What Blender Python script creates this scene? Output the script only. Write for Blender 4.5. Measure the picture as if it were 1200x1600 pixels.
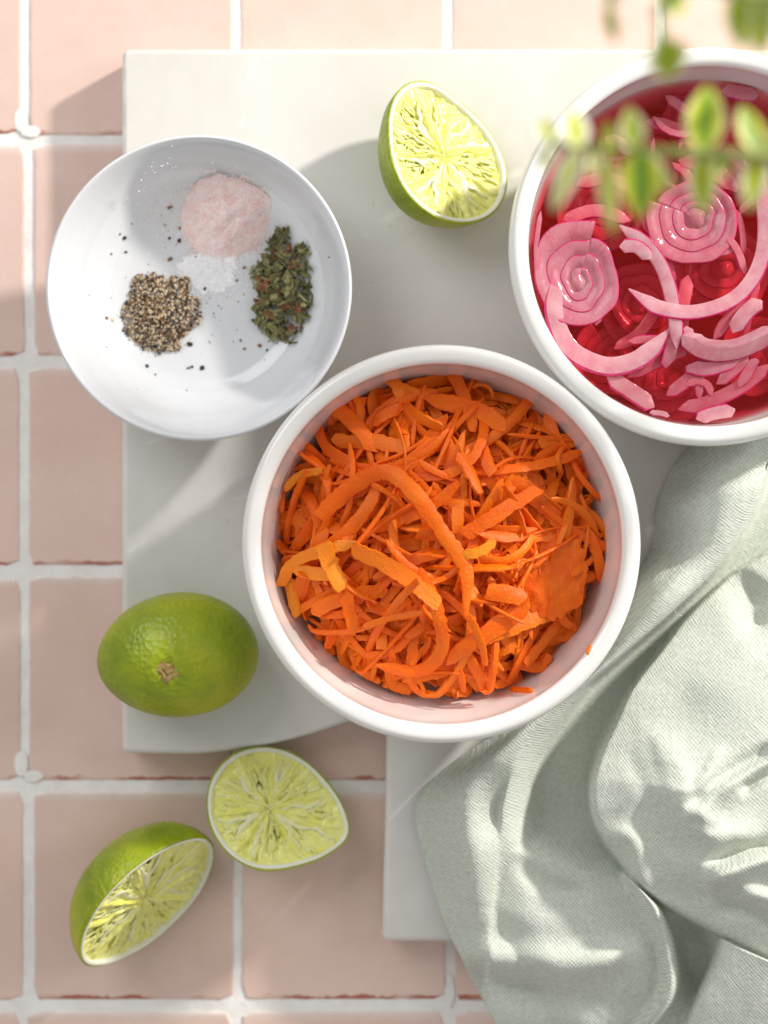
import bpy, math, random
import numpy as np
from mathutils import Vector, Matrix, noise as mnoise

for o in list(bpy.data.objects):
    bpy.data.objects.remove(o, do_unlink=True)
scene = bpy.context.scene
C = scene.collection
rad = math.radians
D = 0.70                       # camera height above the tiles
PXM = 4000.0                   # photo pixels per metre on the tile plane

# ------------------------------------------------------------------ camera
cd = bpy.data.cameras.new('camera')
cam = bpy.data.objects.new('camera', cd); C.objects.link(cam)
cam.location = (0, 0, D)
cd.sensor_fit = 'HORIZONTAL'; cd.sensor_width = 36.0
cd.lens = 36.0 * D / 0.30
cd.clip_start = 0.01; cd.clip_end = 50
cd.dof.use_dof = True; cd.dof.focus_distance = D - 0.058; cd.dof.aperture_fstop = 5.6
scene.camera = cam

# ------------------------------------------------------------------ light
wd = bpy.data.worlds.new('World'); scene.world = wd; wd.use_nodes = True
bg = wd.node_tree.nodes['Background']
bg.inputs[0].default_value = (1.0, 0.975, 0.94, 1); bg.inputs[1].default_value = 0.37

def area(name, loc, target, power, size, color, shape='DISK', size_y=None):
    l = bpy.data.lights.new(name, 'AREA'); l.energy = power; l.shape = shape
    l.size = size; l.color = color
    if size_y: l.size_y = size_y
    o = bpy.data.objects.new(name, l); C.objects.link(o)
    o.location = loc
    o.rotation_euler = (Vector(target) - Vector(loc)).to_track_quat('-Z', 'Y').to_euler()
    return o
area('key_lamp', (0.90, 0.74, 0.57), (0, 0, 0.02), 18.8, 0.085, (1.0, 0.95, 0.87))
area('softbox_fill', (-0.75, 0.75, 0.95), (0, 0, 0.02), 6.0, 0.7, (0.96, 0.98, 1.0), 'RECTANGLE', 0.9)  # unseen softbox added as fill from the upper left
area('window_light', (1.0, 0.25, 0.75), (0, 0, 0.02), 2.6, 0.4, (1.0, 0.98, 0.95), 'RECTANGLE', 0.6)

vs = scene.view_settings
vs.view_transform = 'Standard'; vs.look = 'None'; vs.exposure = 0.25; vs.gamma = 1.0
cy = scene.cycles
cy.max_bounces = 10; cy.diffuse_bounces = 5; cy.transparent_max_bounces = 16
cy.caustics_reflective = False; cy.caustics_refractive = False

# ------------------------------------------------------------------ helpers
def W(px, py, h=0.0):
    k = (D - h) / D
    return Vector(((px - 600) / PXM * k, (800 - py) / PXM * k, h))
def S(n, h=0.0): return n / PXM * (D - h) / D

def mesh(name, verts, faces, mats, smooth=True, midx=None, sharp=None):
    me = bpy.data.meshes.new(name)
    me.from_pydata([tuple(v) for v in verts], [], faces)
    if not isinstance(mats, (list, tuple)): mats = [mats]
    for m in mats: me.materials.append(m)
    if midx is not None: me.polygons.foreach_set('material_index', midx)
    me.polygons.foreach_set('use_smooth', [smooth] * len(me.polygons))
    me.update()
    if sharp: me.set_sharp_from_angle(angle=sharp)
    return me
def link(name, me, parent=None, loc=None):
    o = bpy.data.objects.new(name, me); C.objects.link(o)
    if parent: o.parent = parent
    if loc is not None: o.location = loc
    return o
def empty(name, loc=(0, 0, 0)):
    o = bpy.data.objects.new(name, None); C.objects.link(o); o.location = loc
    o.empty_display_size = 0.01
    return o
def tag(o, label=None, cat=None, group=None, kind=None):
    if label: o['label'] = label
    if cat: o['category'] = cat
    if group: o['group'] = group
    if kind: o['kind'] = kind
    return o
def centred(name, verts, faces, mats, smooth=True, midx=None, parent=None, sharp=None):
    vs_ = [Vector(v) for v in verts]
    c = sum(vs_, Vector()) / len(vs_)
    me = mesh(name, [v - c for v in vs_], faces, mats, smooth, midx, sharp)
    return link(name, me, parent, c)

def lathe(profile, n=96):
    """closed surface of revolution; profile runs from axis to axis"""
    vs_, fs = [], []
    ring = []
    for (r, z) in profile:
        if r < 1e-6:
            ring.append([len(vs_)]); vs_.append((0, 0, z))
        else:
            ring.append(list(range(len(vs_), len(vs_) + n)))
            for i in range(n):
                a = 2 * math.pi * i / n
                vs_.append((r * math.cos(a), r * math.sin(a), z))
    for a, b in zip(ring, ring[1:]):
        for i in range(n):
            j = (i + 1) % n
            if len(a) == 1: fs.append((a[0], b[j], b[i]))
            elif len(b) == 1: fs.append((a[i], a[j], b[0]))
            else: fs.append((a[i], a[j], b[j], b[i]))
    return vs_, fs

def catmull(pts, n):
    pts = [Vector(p) for p in pts]
    if len(pts) == 2: return [pts[0].lerp(pts[1], i / (n - 1)) for i in range(n)]
    P = [2 * pts[0] - pts[1]] + pts + [2 * pts[-1] - pts[-2]]
    seg = len(pts) - 1; out = []
    for i in range(n):
        u = i / (n - 1) * seg; k = min(int(u), seg - 1); t = u - k
        a, b, c, d = P[k:k + 4]
        out.append(0.5 * ((2 * b) + (c - a) * t + (2 * a - 5 * b + 4 * c - d) * t * t + (3 * b - a - 3 * c + d) * t ** 3))
    return out
def smooth_profile(pts, n):
    q = catmull([(r, z, 0) for r, z in pts], n)
    return [(max(p.x, 0), p.y) for p in q]

# ------------------------------------------------------------------ materials
class NT:
    def __init__(self, name):
        self.m = bpy.data.materials.new(name); self.m.use_nodes = True
        self.t = self.m.node_tree; self.b = self.t.nodes['Principled BSDF']
    def n(self, typ, **kw):
        x = self.t.nodes.new(typ)
        for k, v in kw.items():
            if k in x.inputs.keys(): x.inputs[k].default_value = v
            else: setattr(x, k, v)
        return x
    def l(self, a, b): self.t.links.new(a, b)
    def coord(self, which='Object', scale=(1, 1, 1), rot=(0, 0, 0)):
        tc = self.n('ShaderNodeTexCoord'); mp = self.n('ShaderNodeMapping')
        mp.inputs['Scale'].default_value = scale; mp.inputs['Rotation'].default_value = rot
        self.l(tc.outputs[which], mp.inputs['Vector']); return mp.outputs[0]
    def noise(self, co, scale, detail=3, rough=0.55, dist=0.0):
        x = self.n('ShaderNodeTexNoise'); x.inputs['Scale'].default_value = scale
        x.inputs['Detail'].default_value = detail; x.inputs['Roughness'].default_value = rough
        x.inputs['Distortion'].default_value = dist
        if co is not None: self.l(co, x.inputs['Vector'])
        return x.outputs['Fac']
    def ramp(self, f, stops):
        r = self.n('ShaderNodeValToRGB'); e = r.color_ramp.elements
        while len(e) < len(stops): e.new(0.5)
        for k, (p, c) in enumerate(stops):
            e[k].position = p; e[k].color = (*c, 1) if len(c) == 3 else c
        self.l(f, r.inputs[0]); return r.outputs[0]
    def mix(self, f, a, b, mode='MIX'):
        x = self.n('ShaderNodeMix'); x.data_type = 'RGBA'; x.blend_type = mode
        for s, v in ((x.inputs[0], f), (x.inputs[6], a), (x.inputs[7], b)):
            if isinstance(v, (int, float)): s.default_value = v
            elif isinstance(v, tuple): s.default_value = (*v, 1)
            else: self.l(v, s)
        return x.outputs[2]
    def math(self, op, a, b=0.0, c=None):
        x = self.n('ShaderNodeMath'); x.operation = op
        for s, v in zip(x.inputs, (a, b, c)):
            if v is None: continue
            if isinstance(v, (int, float)): s.default_value = v
            else: self.l(v, s)
        return x.outputs[0]
    def mr(self, v, a, b, c=0.0, d=1.0):
        x = self.n('ShaderNodeMapRange'); x.interpolation_type = 'SMOOTHSTEP'
        x.inputs[1].default_value = a; x.inputs[2].default_value = b
        x.inputs[3].default_value = c; x.inputs[4].default_value = d
        self.l(v, x.inputs[0]); return x.outputs[0]
    def bump(self, h, strength, dist=0.001, prev=None):
        x = self.n('ShaderNodeBump'); x.inputs['Strength'].default_value = strength
        x.inputs['Distance'].default_value = dist
        self.l(h, x.inputs['Height'])
        if prev is not None: self.l(prev, x.inputs['Normal'])
        return x.outputs[0]
    def set(self, col=None, rough=None, spec=None, sss=None, sss_r=(1, 1, 1), sss_scale=0.004, normal=None, coat=None, ior=None):
        b = self.b
        for key, v in (('Base Color', col), ('Roughness', rough)):
            if v is None: continue
            if isinstance(v, (int, float)): b.inputs[key].default_value = v
            elif isinstance(v, tuple): b.inputs[key].default_value = (*v, 1)
            else: self.l(v, b.inputs[key])
        if spec is not None: b.inputs['Specular IOR Level'].default_value = spec
        if sss:
            b.inputs['Subsurface Weight'].default_value = sss
            b.inputs['Subsurface Radius'].default_value = sss_r
            b.inputs['Subsurface Scale'].default_value = sss_scale
        if normal is not None: self.l(normal, b.inputs['Normal'])
        if coat: b.inputs['Coat Weight'].default_value = coat; b.inputs['Coat Roughness'].default_value = 0.08
        return self.m
    def thin(self, col, f, transparent=None, ft=0.0):
        """let light through a thin wet slice"""
        tl = self.n('ShaderNodeBsdfTranslucent'); mx = self.n('ShaderNodeMixShader'); mx.inputs[0].default_value = f
        if isinstance(col, tuple): tl.inputs[0].default_value = (*col, 1)
        else: self.l(col, tl.inputs[0])
        self.l(self.b.outputs[0], mx.inputs[1]); self.l(tl.outputs[0], mx.inputs[2]); out = mx.outputs[0]
        if transparent:
            tp = self.n('ShaderNodeBsdfTransparent'); tp.inputs[0].default_value = (*transparent, 1)
            m2 = self.n('ShaderNodeMixShader'); m2.inputs[0].default_value = ft
            self.l(out, m2.inputs[1]); self.l(tp.outputs[0], m2.inputs[2]); out = m2.outputs[0]
        self.l(out, self.t.nodes['Material Output'].inputs['Surface']); return self.m
    def objrand(self):
        return self.n('ShaderNodeObjectInfo').outputs['Random']

def mat_tile():
    t = NT('pink_glazed_tile')
    g = t.n('ShaderNodeTexCoord'); sep = t.n('ShaderNodeSeparateXYZ'); t.l(g.outputs['Generated'], sep.inputs[0])
    geo = t.n('ShaderNodeNewGeometry'); pos = geo.outputs['Position']
    big = t.noise(pos, 22, 4, 0.6); fine = t.noise(pos, 260, 3)
    base = t.ramp(big, [(0.3, (0.715, 0.51, 0.44)), (0.7, (0.775, 0.585, 0.52))])
    base = t.mix(t.mr(fine, 0.62, 0.8, 0, 0.14), base, (0.60, 0.40, 0.34))
    r = t.objrand()
    hsv = t.n('ShaderNodeHueSaturation'); t.l(base, hsv.inputs['Color'])
    t.l(t.math('MULTIPLY_ADD', r, 0.12, 0.94), hsv.inputs['Value'])
    base = hsv.outputs[0]
    # chipped red body along the lower edge, pale grout haze along all the edges
    rag = t.noise(pos, 140, 3, 0.6); rag2 = t.noise(pos, 30, 2)
    yw = t.math('SUBTRACT', sep.outputs[1], t.math('MULTIPLY', t.math('SUBTRACT', rag, 0.42), 0.06))
    red = t.mr(yw, 0.013, 0.022, 1.0, 0.0)
    red = t.math('MULTIPLY', red, t.mr(rag2, 0.40, 0.54, 0.0, 0.95))
    top = t.mr(t.math('ADD', sep.outputs[1], t.math('MULTIPLY', rag, 0.04)), 0.965, 1.02, 0, 0.65)
    ex = t.math('ABSOLUTE', t.math('SUBTRACT', sep.outputs[0], 0.5))
    side = t.mr(t.math('ADD', ex, t.math('MULTIPLY', rag, 0.02)), 0.492, 0.512, 0, 0.6)
    base = t.mix(t.math('MAXIMUM', top, side), base, (0.80, 0.76, 0.72))
    base = t.mix(red, base, (0.40, 0.12, 0.075))
    n1 = t.bump(t.noise(pos, 35, 2), 0.25, 0.002)
    n2 = t.bump(fine, 0.06, 0.0005, n1)
    return t.set(base, t.ramp(t.noise(pos, 60, 4), [(0.3, (0.18,) * 3), (0.7, (0.34,) * 3)]), 0.5, normal=n2)
def mat_grout():
    t = NT('white_grout'); geo = t.n('ShaderNodeNewGeometry'); pos = geo.outputs['Position']
    a = t.noise(pos, 90, 5, 0.65); b = t.noise(pos, 420, 3, 0.7)
    col = t.ramp(a, [(0.3, (0.78, 0.755, 0.73)), (0.62, (0.88, 0.87, 0.86))])
    col = t.mix(t.mr(b, 0.66, 0.76, 0, 0.35), col, (0.45, 0.33, 0.28))
    return t.set(col, 0.85, 0.2, normal=t.bump(t.math('ADD', a, t.math('MULTIPLY', b, 0.5)), 0.5, 0.0012))
def mat_marble():
    t = NT('white_marble'); co = t.coord('Object')
    a = t.noise(co, 9, 6, 0.62, 0.8); b = t.noise(co, 34, 5, 0.65, 0.4); f = t.noise(co, 600, 3, 0.6)
    col = t.ramp(a, [(0.32, (0.62, 0.60, 0.56)), (0.5, (0.70, 0.685, 0.65)), (0.68, (0.745, 0.735, 0.705))])
    col = t.mix(t.mr(b, 0.6, 0.8, 0, 0.35), col, (0.66, 0.65, 0.635))
    # short scratches with a pale core
    w = t.n('ShaderNodeTexWave'); w.inputs['Scale'].default_value = 6; w.inputs['Distortion'].default_value = 14
    w.inputs['Detail'].default_value = 1.0; w.inputs['Detail Scale'].default_value = 0.8
    t.l(t.coord('Object', (1, 1, 1), (0, 0, 0.9)), w.inputs['Vector'])
    sc = t.math('MULTIPLY', t.mr(w.outputs['Fac'], 0.992, 1.0), t.mr(t.noise(co, 55, 2), 0.5, 0.62))
    col = t.mix(t.math('MULTIPLY', sc, 0.5), col, (0.90, 0.89, 0.87))
    sp = t.mr(t.noise(co, 210, 2), 0.71, 0.76, 0, 0.25)
    col = t.mix(sp, col, (0.42, 0.41, 0.40))
    return t.set(col, t.ramp(b, [(0.3, (0.28,) * 3), (0.7, (0.42,) * 3)]), 0.45, sss=0.25, sss_r=(1, 0.95, 0.85), sss_scale=0.004, normal=t.bump(f, 0.04, 0.0004))
def mat_porcelain(name, col, stain=None):
    t = NT(name); co = t.coord('Object')
    v = t.noise(co, 40, 3)
    c = t.mix(t.mr(v, 0.4, 0.7, 0, 0.2), col, tuple(x * 0.95 for x in col))
    if stain:
        geo = t.n('ShaderNodeTexCoord'); sep = t.n('ShaderNodeSeparateXYZ'); t.l(geo.outputs['Object'], sep.inputs[0])
        zz, zc = sep.outputs[2], stain[1]
        rr = t.math('SQRT', t.math('ADD', t.math('POWER', sep.outputs[0], 2.0), t.math('POWER', sep.outputs[1], 2.0)))
        ins = t.mr(rr, 0.0640, 0.0632, 0, 1)
        line = t.math('MULTIPLY', t.mr(t.math('ABSOLUTE', t.math('SUBTRACT', zz, zc)), 0.0007, 0.0, 0, 0.55), ins)
        line = t.math('MULTIPLY', line, t.mr(t.noise(co, 55, 3), 0.35, 0.6))
        smear = t.math('MULTIPLY', t.math('MULTIPLY', t.mr(zz, stain[2] + 0.006, stain[2] - 0.004), ins), t.mr(t.noise(co, 90, 4, 0.7), 0.42, 0.72, 0.05, 0.30))
        smear = t.math('MULTIPLY', smear, t.mr(zz, 0.006, 0.0075))
        c = t.mix(t.math('MAXIMUM', line, smear), c, stain[0])
    return t.set(c, 0.12, 0.5, sss=0.08, sss_r=(1, 0.95, 0.9), sss_scale=0.003, coat=0.35)
def mat_carrot(name='grated_carrot', c1=(0.95, 0.128, 0.003), c2=(0.97, 0.195, 0.006), c3=(0.98, 0.27, 0.012)):
    t = NT(name); co = t.coord('Object'); r = t.objrand()
    a = t.noise(co, 90, 4, 0.6); b = t.noise(co, 900, 3, 0.65)
    col = t.ramp(a, [(0.3, c1), (0.7, c2)])
    col = t.mix(t.mr(r, 0.5, 1.0, 0.0, 0.55), col, c3)
    col = t.mix(t.mr(b, 0.55, 0.72, 0, 0.35), col, (0.97, 0.32, 0.04))
    t.set(col, t.ramp(b, [(0.35, (0.25,) * 3), (0.65, (0.45,) * 3)]), 0.32, normal=t.bump(t.math('ADD', a, b), 0.5, 0.0008))
    return t.thin(col, 0.14)
def mat_lime_skin():
    t = NT('lime_skin'); co = t.coord('Object'); r = t.objrand()
    a = t.noise(co, 28, 4, 0.6); v = t.n('ShaderNodeTexVoronoi'); v.inputs['Scale'].default_value = 520; t.l(co, v.inputs['Vector'])
    col = t.ramp(a, [(0.28, (0.155, 0.225, 0.004)), (0.5, (0.30, 0.37, 0.005)), (0.72, (0.46, 0.46, 0.007))])
    col = t.mix(t.mr(v.outputs['Distance'], 0.0, 0.35, 0.22, 0.0), col, (0.10, 0.19, 0.005))
    n1 = t.bump(v.outputs['Distance'], 0.38, 0.0008)
    n2 = t.bump(t.noise(co, 120, 4, 0.6), 0.3, 0.0010, n1)
    return t.set(col, 0.36, 0.5, sss=0.12, sss_r=(0.6, 1, 0.2), sss_scale=0.003, normal=n2)
def mat_flesh(name, c1, c2, rough, sss, bump=0.4):
    t = NT(name); co = t.coord('Object')
    a = t.noise(co, 130, 4, 0.6, 0.5); b = t.noise(co, 900, 3, 0.6)
    col = t.ramp(a, [(0.32, c1), (0.68, c2)])
    t.set(col, rough, 0.6, normal=t.bump(t.math('ADD', a, t.math('MULTIPLY', b, 0.4)), bump, 0.0008))
    return t.thin(col, sss)
def mat_simple(name, c1, c2, scale, rough, bump=0.3, dist=0.0005, sss=None, rnd=0.0):
    t = NT(name); co = t.coord('Object'); a = t.noise(co, scale, 4, 0.6)
    col = t.ramp(a, [(0.32, c1), (0.68, c2)])
    if rnd:
        hsv = t.n('ShaderNodeHueSaturation'); t.l(col, hsv.inputs['Color'])
        t.l(t.math('MULTIPLY_ADD', t.objrand(), rnd, 1 - rnd / 2), hsv.inputs['Value']); col = hsv.outputs[0]
    return t.set(col, rough, 0.35, sss=sss, sss_scale=0.002, normal=t.bump(a, bump, dist))
def mat_onion(name, c1, c2, tr=0.3):
    t = NT(name); co = t.coord('Object')
    a = t.noise(co, 160, 4, 0.65); b = t.noise(co, 800, 3, 0.6)
    # fine radial streaks of the cut flesh
    sx = t.n('ShaderNodeSeparateXYZ'); t.l(co, sx.inputs[0])
    an = t.math('ARCTAN2', sx.outputs[1], sx.outputs[0])
    cv = t.n('ShaderNodeCombineXYZ'); t.l(t.math('MULTIPLY', an, 16.0), cv.inputs[0])
    st = t.noise(cv.outputs[0], 1.6, 2, 0.6)
    col = t.ramp(a, [(0.3, c1), (0.72, c2)])
    col = t.mix(t.mr(st, 0.52, 0.72, 0, 0.45), col, (0.92, 0.78, 0.80))
    col = t.mix(t.mr(b, 0.62, 0.76, 0, 0.25), col, (0.93, 0.80, 0.83))
    t.set(col, 0.10, 0.7, normal=t.bump(t.math('ADD', a, t.math('MULTIPLY', b, 0.4)), 0.35, 0.0007), coat=0.4)
    return t.thin(col, 0.35, (1.0, 0.50, 0.60), tr)
def mat_brine():
    t = NT('pink_brine'); nt = t.t
    out = nt.nodes['Material Output']; nt.nodes.remove(t.b)
    tr = t.n('ShaderNodeBsdfTransparent'); tr.inputs[0].default_value = (1.0, 0.93, 0.94, 1)
    gl = t.n('ShaderNodeBsdfGlossy'); gl.inputs['Roughness'].default_value = 0.02
    fr = t.n('ShaderNodeFresnel'); fr.inputs['IOR'].default_value = 1.34
    geo = t.n('ShaderNodeNewGeometry')
    nb = t.bump(t.noise(geo.outputs['Position'], 60, 2), 0.25, 0.002)
    t.l(nb, gl.inputs['Normal'])
    mx = t.n('ShaderNodeMixShader'); t.l(t.math('MULTIPLY', fr.outputs[0], t.math('SUBTRACT', 1.0, geo.outputs['Backfacing'])), mx.inputs[0]); t.l(tr.outputs[0], mx.inputs[1]); t.l(gl.outputs[0], mx.inputs[2])
    t.l(mx.outputs[0], out.inputs['Surface'])
    va = t.n('ShaderNodeVolumeAbsorption'); va.inputs['Color'].default_value = (0.965, 0.04, 0.15, 1); va.inputs['Density'].default_value = 62
    t.l(va.outputs[0], out.inputs['Volume'])
    return t.m
def mat_linen():
    t = NT('sage_linen'); uv = t.n('ShaderNodeTexCoord').outputs['UV']
    def wave(direction, sc):
        w = t.n('ShaderNodeTexWave'); w.wave_type = 'BANDS'; w.bands_direction = direction
        w.inputs['Scale'].default_value = sc; w.inputs['Distortion'].default_value = 1.0
        w.inputs['Detail'].default_value = 1.0; w.inputs['Detail Scale'].default_value = 0.6
        t.l(uv, w.inputs['Vector']); return w.outputs['Fac']
    def thread(sx, sy):
        mp = t.n('ShaderNodeMapping'); mp.inputs['Scale'].default_value = (sx, sy, 1); t.l(uv, mp.inputs['Vector'])
        return t.noise(mp.outputs[0], 1.0, 1, 0.5)
    tx, ty = thread(380, 2100), thread(2100, 380)
    def wave(direction, sc):
        w = t.n('ShaderNodeTexWave'); w.wave_type = 'BANDS'; w.bands_direction = direction
        w.inputs['Scale'].default_value = sc; w.inputs['Distortion'].default_value = 0.0
        t.l(uv, w.inputs['Vector']); return w.outputs['Fac']
    weave = t.math('MULTIPLY', t.math('ADD', wave('X', 300), wave('Y', 300)), 0.5)
    lx, ly = thread(70, 1300), thread(1300, 70)
    slub = t.math('MAXIMUM', t.mr(lx, 0.64, 0.78), t.mr(ly, 0.64, 0.78))
    blot = t.noise(uv, 40, 3)
    th = t.math('ADD', t.math('MULTIPLY', t.math('ADD', tx, ty), 0.75), t.math('MULTIPLY', weave, 0.40))
    col = t.mix(t.mr(th, 0.50, 1.30), (0.45, 0.49, 0.42), (0.67, 0.705, 0.645))
    col = t.mix(t.math('MULTIPLY', slub, 0.35), col, (0.68, 0.71, 0.65))
    col = t.mix(t.mr(blot, 0.35, 0.7, 0, 0.15), col, (0.42, 0.46, 0.37))
    hgt = t.math('ADD', th, t.math('MULTIPLY', slub, 0.5))
    t.b.inputs['Sheen Weight'].default_value = 0.2
    return t.set(col, 0.9, 0.15, normal=t.bump(hgt, 0.55, 0.0006))
def mat_leaf():
    t = NT('variegated_leaf'); nt = t.t
    uv = t.n('ShaderNodeTexCoord').outputs['UV']; sep = t.n('ShaderNodeSeparateXYZ'); t.l(uv, sep.inputs[0])
    e = t.math('ABSOLUTE', t.math('SUBTRACT', sep.outputs[0], 0.5))
    r = t.objrand(); co = t.coord('Object')
    e2 = t.math('ADD', e, t.math('MULTIPLY', t.math('SUBTRACT', t.noise(co, 110, 2), 0.5), 0.25))
    e2 = t.math('ADD', e2, t.math('MULTIPLY_ADD', r, 0.28, -0.14))
    col = t.ramp(e2, [(0.0, (0.14, 0.27, 0.03)), (0.13, (0.42, 0.52, 0.02)), (0.29, (0.60, 0.64, 0.05)), (0.42, (0.86, 0.87, 0.70))])
    t.set(col, 0.45, 0.4)
    tl = t.n('ShaderNodeBsdfTranslucent'); t.l(col, tl.inputs[0])
    mx = t.n('ShaderNodeMixShader'); mx.inputs[0].default_value = 0.25
    t.l(t.b.outputs[0], mx.inputs[1]); t.l(tl.outputs[0], mx.inputs[2])
    t.l(mx.outputs[0], nt.nodes['Material Output'].inputs['Surface'])
    return t.m

M = dict(
    tile=mat_tile(), grout=mat_grout(), marble=mat_marble(),
    dish=mat_porcelain('white_porcelain', (0.69, 0.705, 0.735)),
    bowl_c=mat_porcelain('carrot_bowl_porcelain', (0.83, 0.815, 0.80), ((0.85, 0.36, 0.25), 0.0555, 0.036)),
    bowl_o=mat_porcelain('onion_bowl_porcelain', (0.83, 0.825, 0.81), ((0.75, 0.20, 0.28), 0.0550, 0.036)),
    carrot=mat_carrot(), carrot_yellow=mat_carrot('grated_carrot_yellow', (0.96, 0.23, 0.008), (0.97, 0.34, 0.018), (0.97, 0.36, 0.022)), skin=mat_lime_skin(),
    pith=mat_flesh('lime_pith', (0.82, 0.83, 0.66), (0.90, 0.90, 0.79), 0.5, 0.1, 0.4),
    pulp=mat_flesh('lime_pulp', (0.84, 0.83, 0.14), (0.92, 0.91, 0.36), 0.12, 0.1, 0.6),
    sacs=mat_flesh('juice_sac', (0.88, 0.88, 0.26), (0.94, 0.94, 0.48), 0.08, 0.25, 0.4),
    membrane=mat_flesh('lime_membrane', (0.91, 0.91, 0.52), (0.95, 0.95, 0.72), 0.10, 0.25, 0.35),
    stem=mat_simple('dry_stem', (0.20, 0.12, 0.04), (0.42, 0.30, 0.12), 500, 0.8),
    onion=mat_onion('onion_flesh', (0.76, 0.23, 0.35), (0.88, 0.47, 0.56), 0.34),
    onion_pale=mat_onion('onion_flesh_pale', (0.82, 0.36, 0.46), (0.94, 0.70, 0.75), 0.28),
    onion_pink=mat_onion('onion_flesh_pink', (0.82, 0.24, 0.34), (0.90, 0.44, 0.52), 0.35),
    onion_skin=mat_simple('onion_skin', (0.40, 0.012, 0.09), (0.60, 0.05, 0.17), 200, 0.2, 0.2),
    brine=mat_brine(), linen=mat_linen(), leaf=mat_leaf(),
    stalk=mat_simple('herb_stalk', (0.20, 0.26, 0.06), (0.34, 0.38, 0.12), 200, 0.6),
    salt=mat_simple('pink_salt', (0.93, 0.68, 0.64), (0.95, 0.83, 0.81), 240, 0.5, 0.5, 0.0005),
    white_salt=mat_simple('white_salt', (0.92, 0.92, 0.93), (0.95, 0.95, 0.96), 420, 0.5, 0.4, 0.0004),
    pep_a=mat_simple('cream_pepper', (0.44, 0.33, 0.19), (0.66, 0.55, 0.38), 900, 0.7),
    pep_b=mat_simple('black_pepper', (0.020, 0.014, 0.012), (0.07, 0.045, 0.035), 900, 0.6),
    pep_c=mat_simple('brown_pepper', (0.16, 0.08, 0.035), (0.30, 0.17, 0.08), 900, 0.7),
    herb_a=mat_simple('dried_herb_green', (0.085, 0.090, 0.035), (0.21, 0.20, 0.085), 350, 0.75, rnd=0.8),
    herb_b=mat_simple('dried_herb_olive', (0.22, 0.20, 0.075), (0.38, 0.36, 0.16), 350, 0.75, rnd=0.5),
    herb_c=mat_simple('dried_herb_brown', (0.16, 0.06, 0.025), (0.32, 0.15, 0.07), 350, 0.75, rnd=0.5),
    pot=mat_simple('terracotta', (0.45, 0.20, 0.11), (0.55, 0.27, 0.16), 90, 0.8),
    soil=mat_simple('soil', (0.03, 0.02, 0.012), (0.08, 0.05, 0.03), 300, 0.95, 0.9, 0.003),
)

# ================================================================== TILED TABLETOP
top = tag(empty('tabletop'), 'table top of pale pink glazed square tiles with white grout', None, kind='structure')
del top['label']
GX0, GX1, GY0, GY1 = (-626 - 600) / PXM, (1698 - 600) / PXM, (800 - 2250) / PXM, (800 + 460) / PXM
def grout_bed():
    nx, ny = 2, 2
    z1, z0 = -0.0007, -0.02
    v = [(GX0, GY0, z0), (GX1, GY0, z0), (GX1, GY1, z0), (GX0, GY1, z0), (GX0, GY0, z1), (GX1, GY0, z1), (GX1, GY1, z1), (GX0, GY1, z1)]
    f = [(0, 3, 2, 1), (4, 5, 6, 7), (0, 1, 5, 4), (1, 2, 6, 5), (2, 3, 7, 6), (3, 0, 4, 7)]
    link('grout', mesh('grout', v, f, M['grout'], False), top)
grout_bed()
rows = [-460, -122, 218, 565, 893, 1228, 1570, 1910, 2250]
row_off = [0, 0, 6, 0, 1, 6, -1, 2, 0]
cols = [-626, -294, 38, 370, 702, 1034, 1366, 1698]
rng = random.Random(4)
for ri in range(8):
    for ci in range(7):
        off = row_off[ri] if ci < 3 else 0
        x0, x1 = cols[ci] + 6 + (row_off[ri] if ci <= 2 else 0), cols[ci + 1] - 6 + (row_off[ri] if ci <= 1 else 0)
        y0, y1 = rows[ri] + 8, rows[ri + 1] - 8
        x0 += rng.uniform(-2, 2); x1 += rng.uniform(-2, 2); y0 += rng.uniform(-2, 3); y1 += rng.uniform(-2, 2)
        a, b = W(x0, y1), W(x1, y0)
        sx, sy = b.x - a.x, b.y - a.y
        n = 26; ringp = []
        rc = 0.0022
        base = []
        for i in range(n): base.append((rc + (sx - 2 * rc) * i / n, 0, 0, -1))
        for i in range(n): base.append((sx, rc + (sy - 2 * rc) * i / n, 1, 0))
        for i in range(n): base.append((sx - rc - (sx - 2 * rc) * i / n, sy, 0, 1))
        for i in range(n): base.append((0, sy - rc - (sy - 2 * rc) * i / n, -1, 0))
        vv = []
        N = len(base)
        for (ins, z) in ((0.0011, 0.0), (0.0004, -0.00025), (0.0, -0.0012), (0.0, -0.006)):
            for (x, y, nx, ny) in base:
                q = Vector((a.x + x, a.y + y, 0)) * 210
                w = mnoise.noise(q) * 0.00035 + mnoise.noise(q * 3.1) * 0.0002
                cx, cy_ = x - sx / 2, y - sy / 2
                vv.append((cx - nx * (ins + w), cy_ - ny * (ins + w), z))
        ff = [tuple(range(N))]
        for k in range(3):
            for i in range(N):
                j = (i + 1) % N
                ff.append((k * N + i, (k + 1) * N + i, (k + 1) * N + j, k * N + j))
        link('tile', mesh('tile', vv, ff, M['tile'], False), top, (a.x + sx / 2, a.y + sy / 2, 0))
def smear(px, py, rx, ry):
    n = 28; v = []; c = W(px, py)
    for (s, z) in ((1.0, 0.00003), (0.93, 0.00012), (0.5, 0.00016)):
        for i in range(n):
            a = 2 * math.pi * i / n
            w = 1 + 0.16 * mnoise.noise(Vector((math.cos(a) * 1.6, math.sin(a) * 1.6, px * 0.1)))
            v.append((S(rx) * s * w * math.cos(a), S(ry) * s * w * math.sin(a), z))
    f = [tuple(range(2 * n, 3 * n))]
    for k in range(2):
        for i in range(n):
            j = (i + 1) % n; f.append((k * n + i, k * n + j, (k + 1) * n + j, (k + 1) * n + i))
    link('grout_smear', mesh('grout_smear', v, f, M['grout'], False), top, c)
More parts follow.
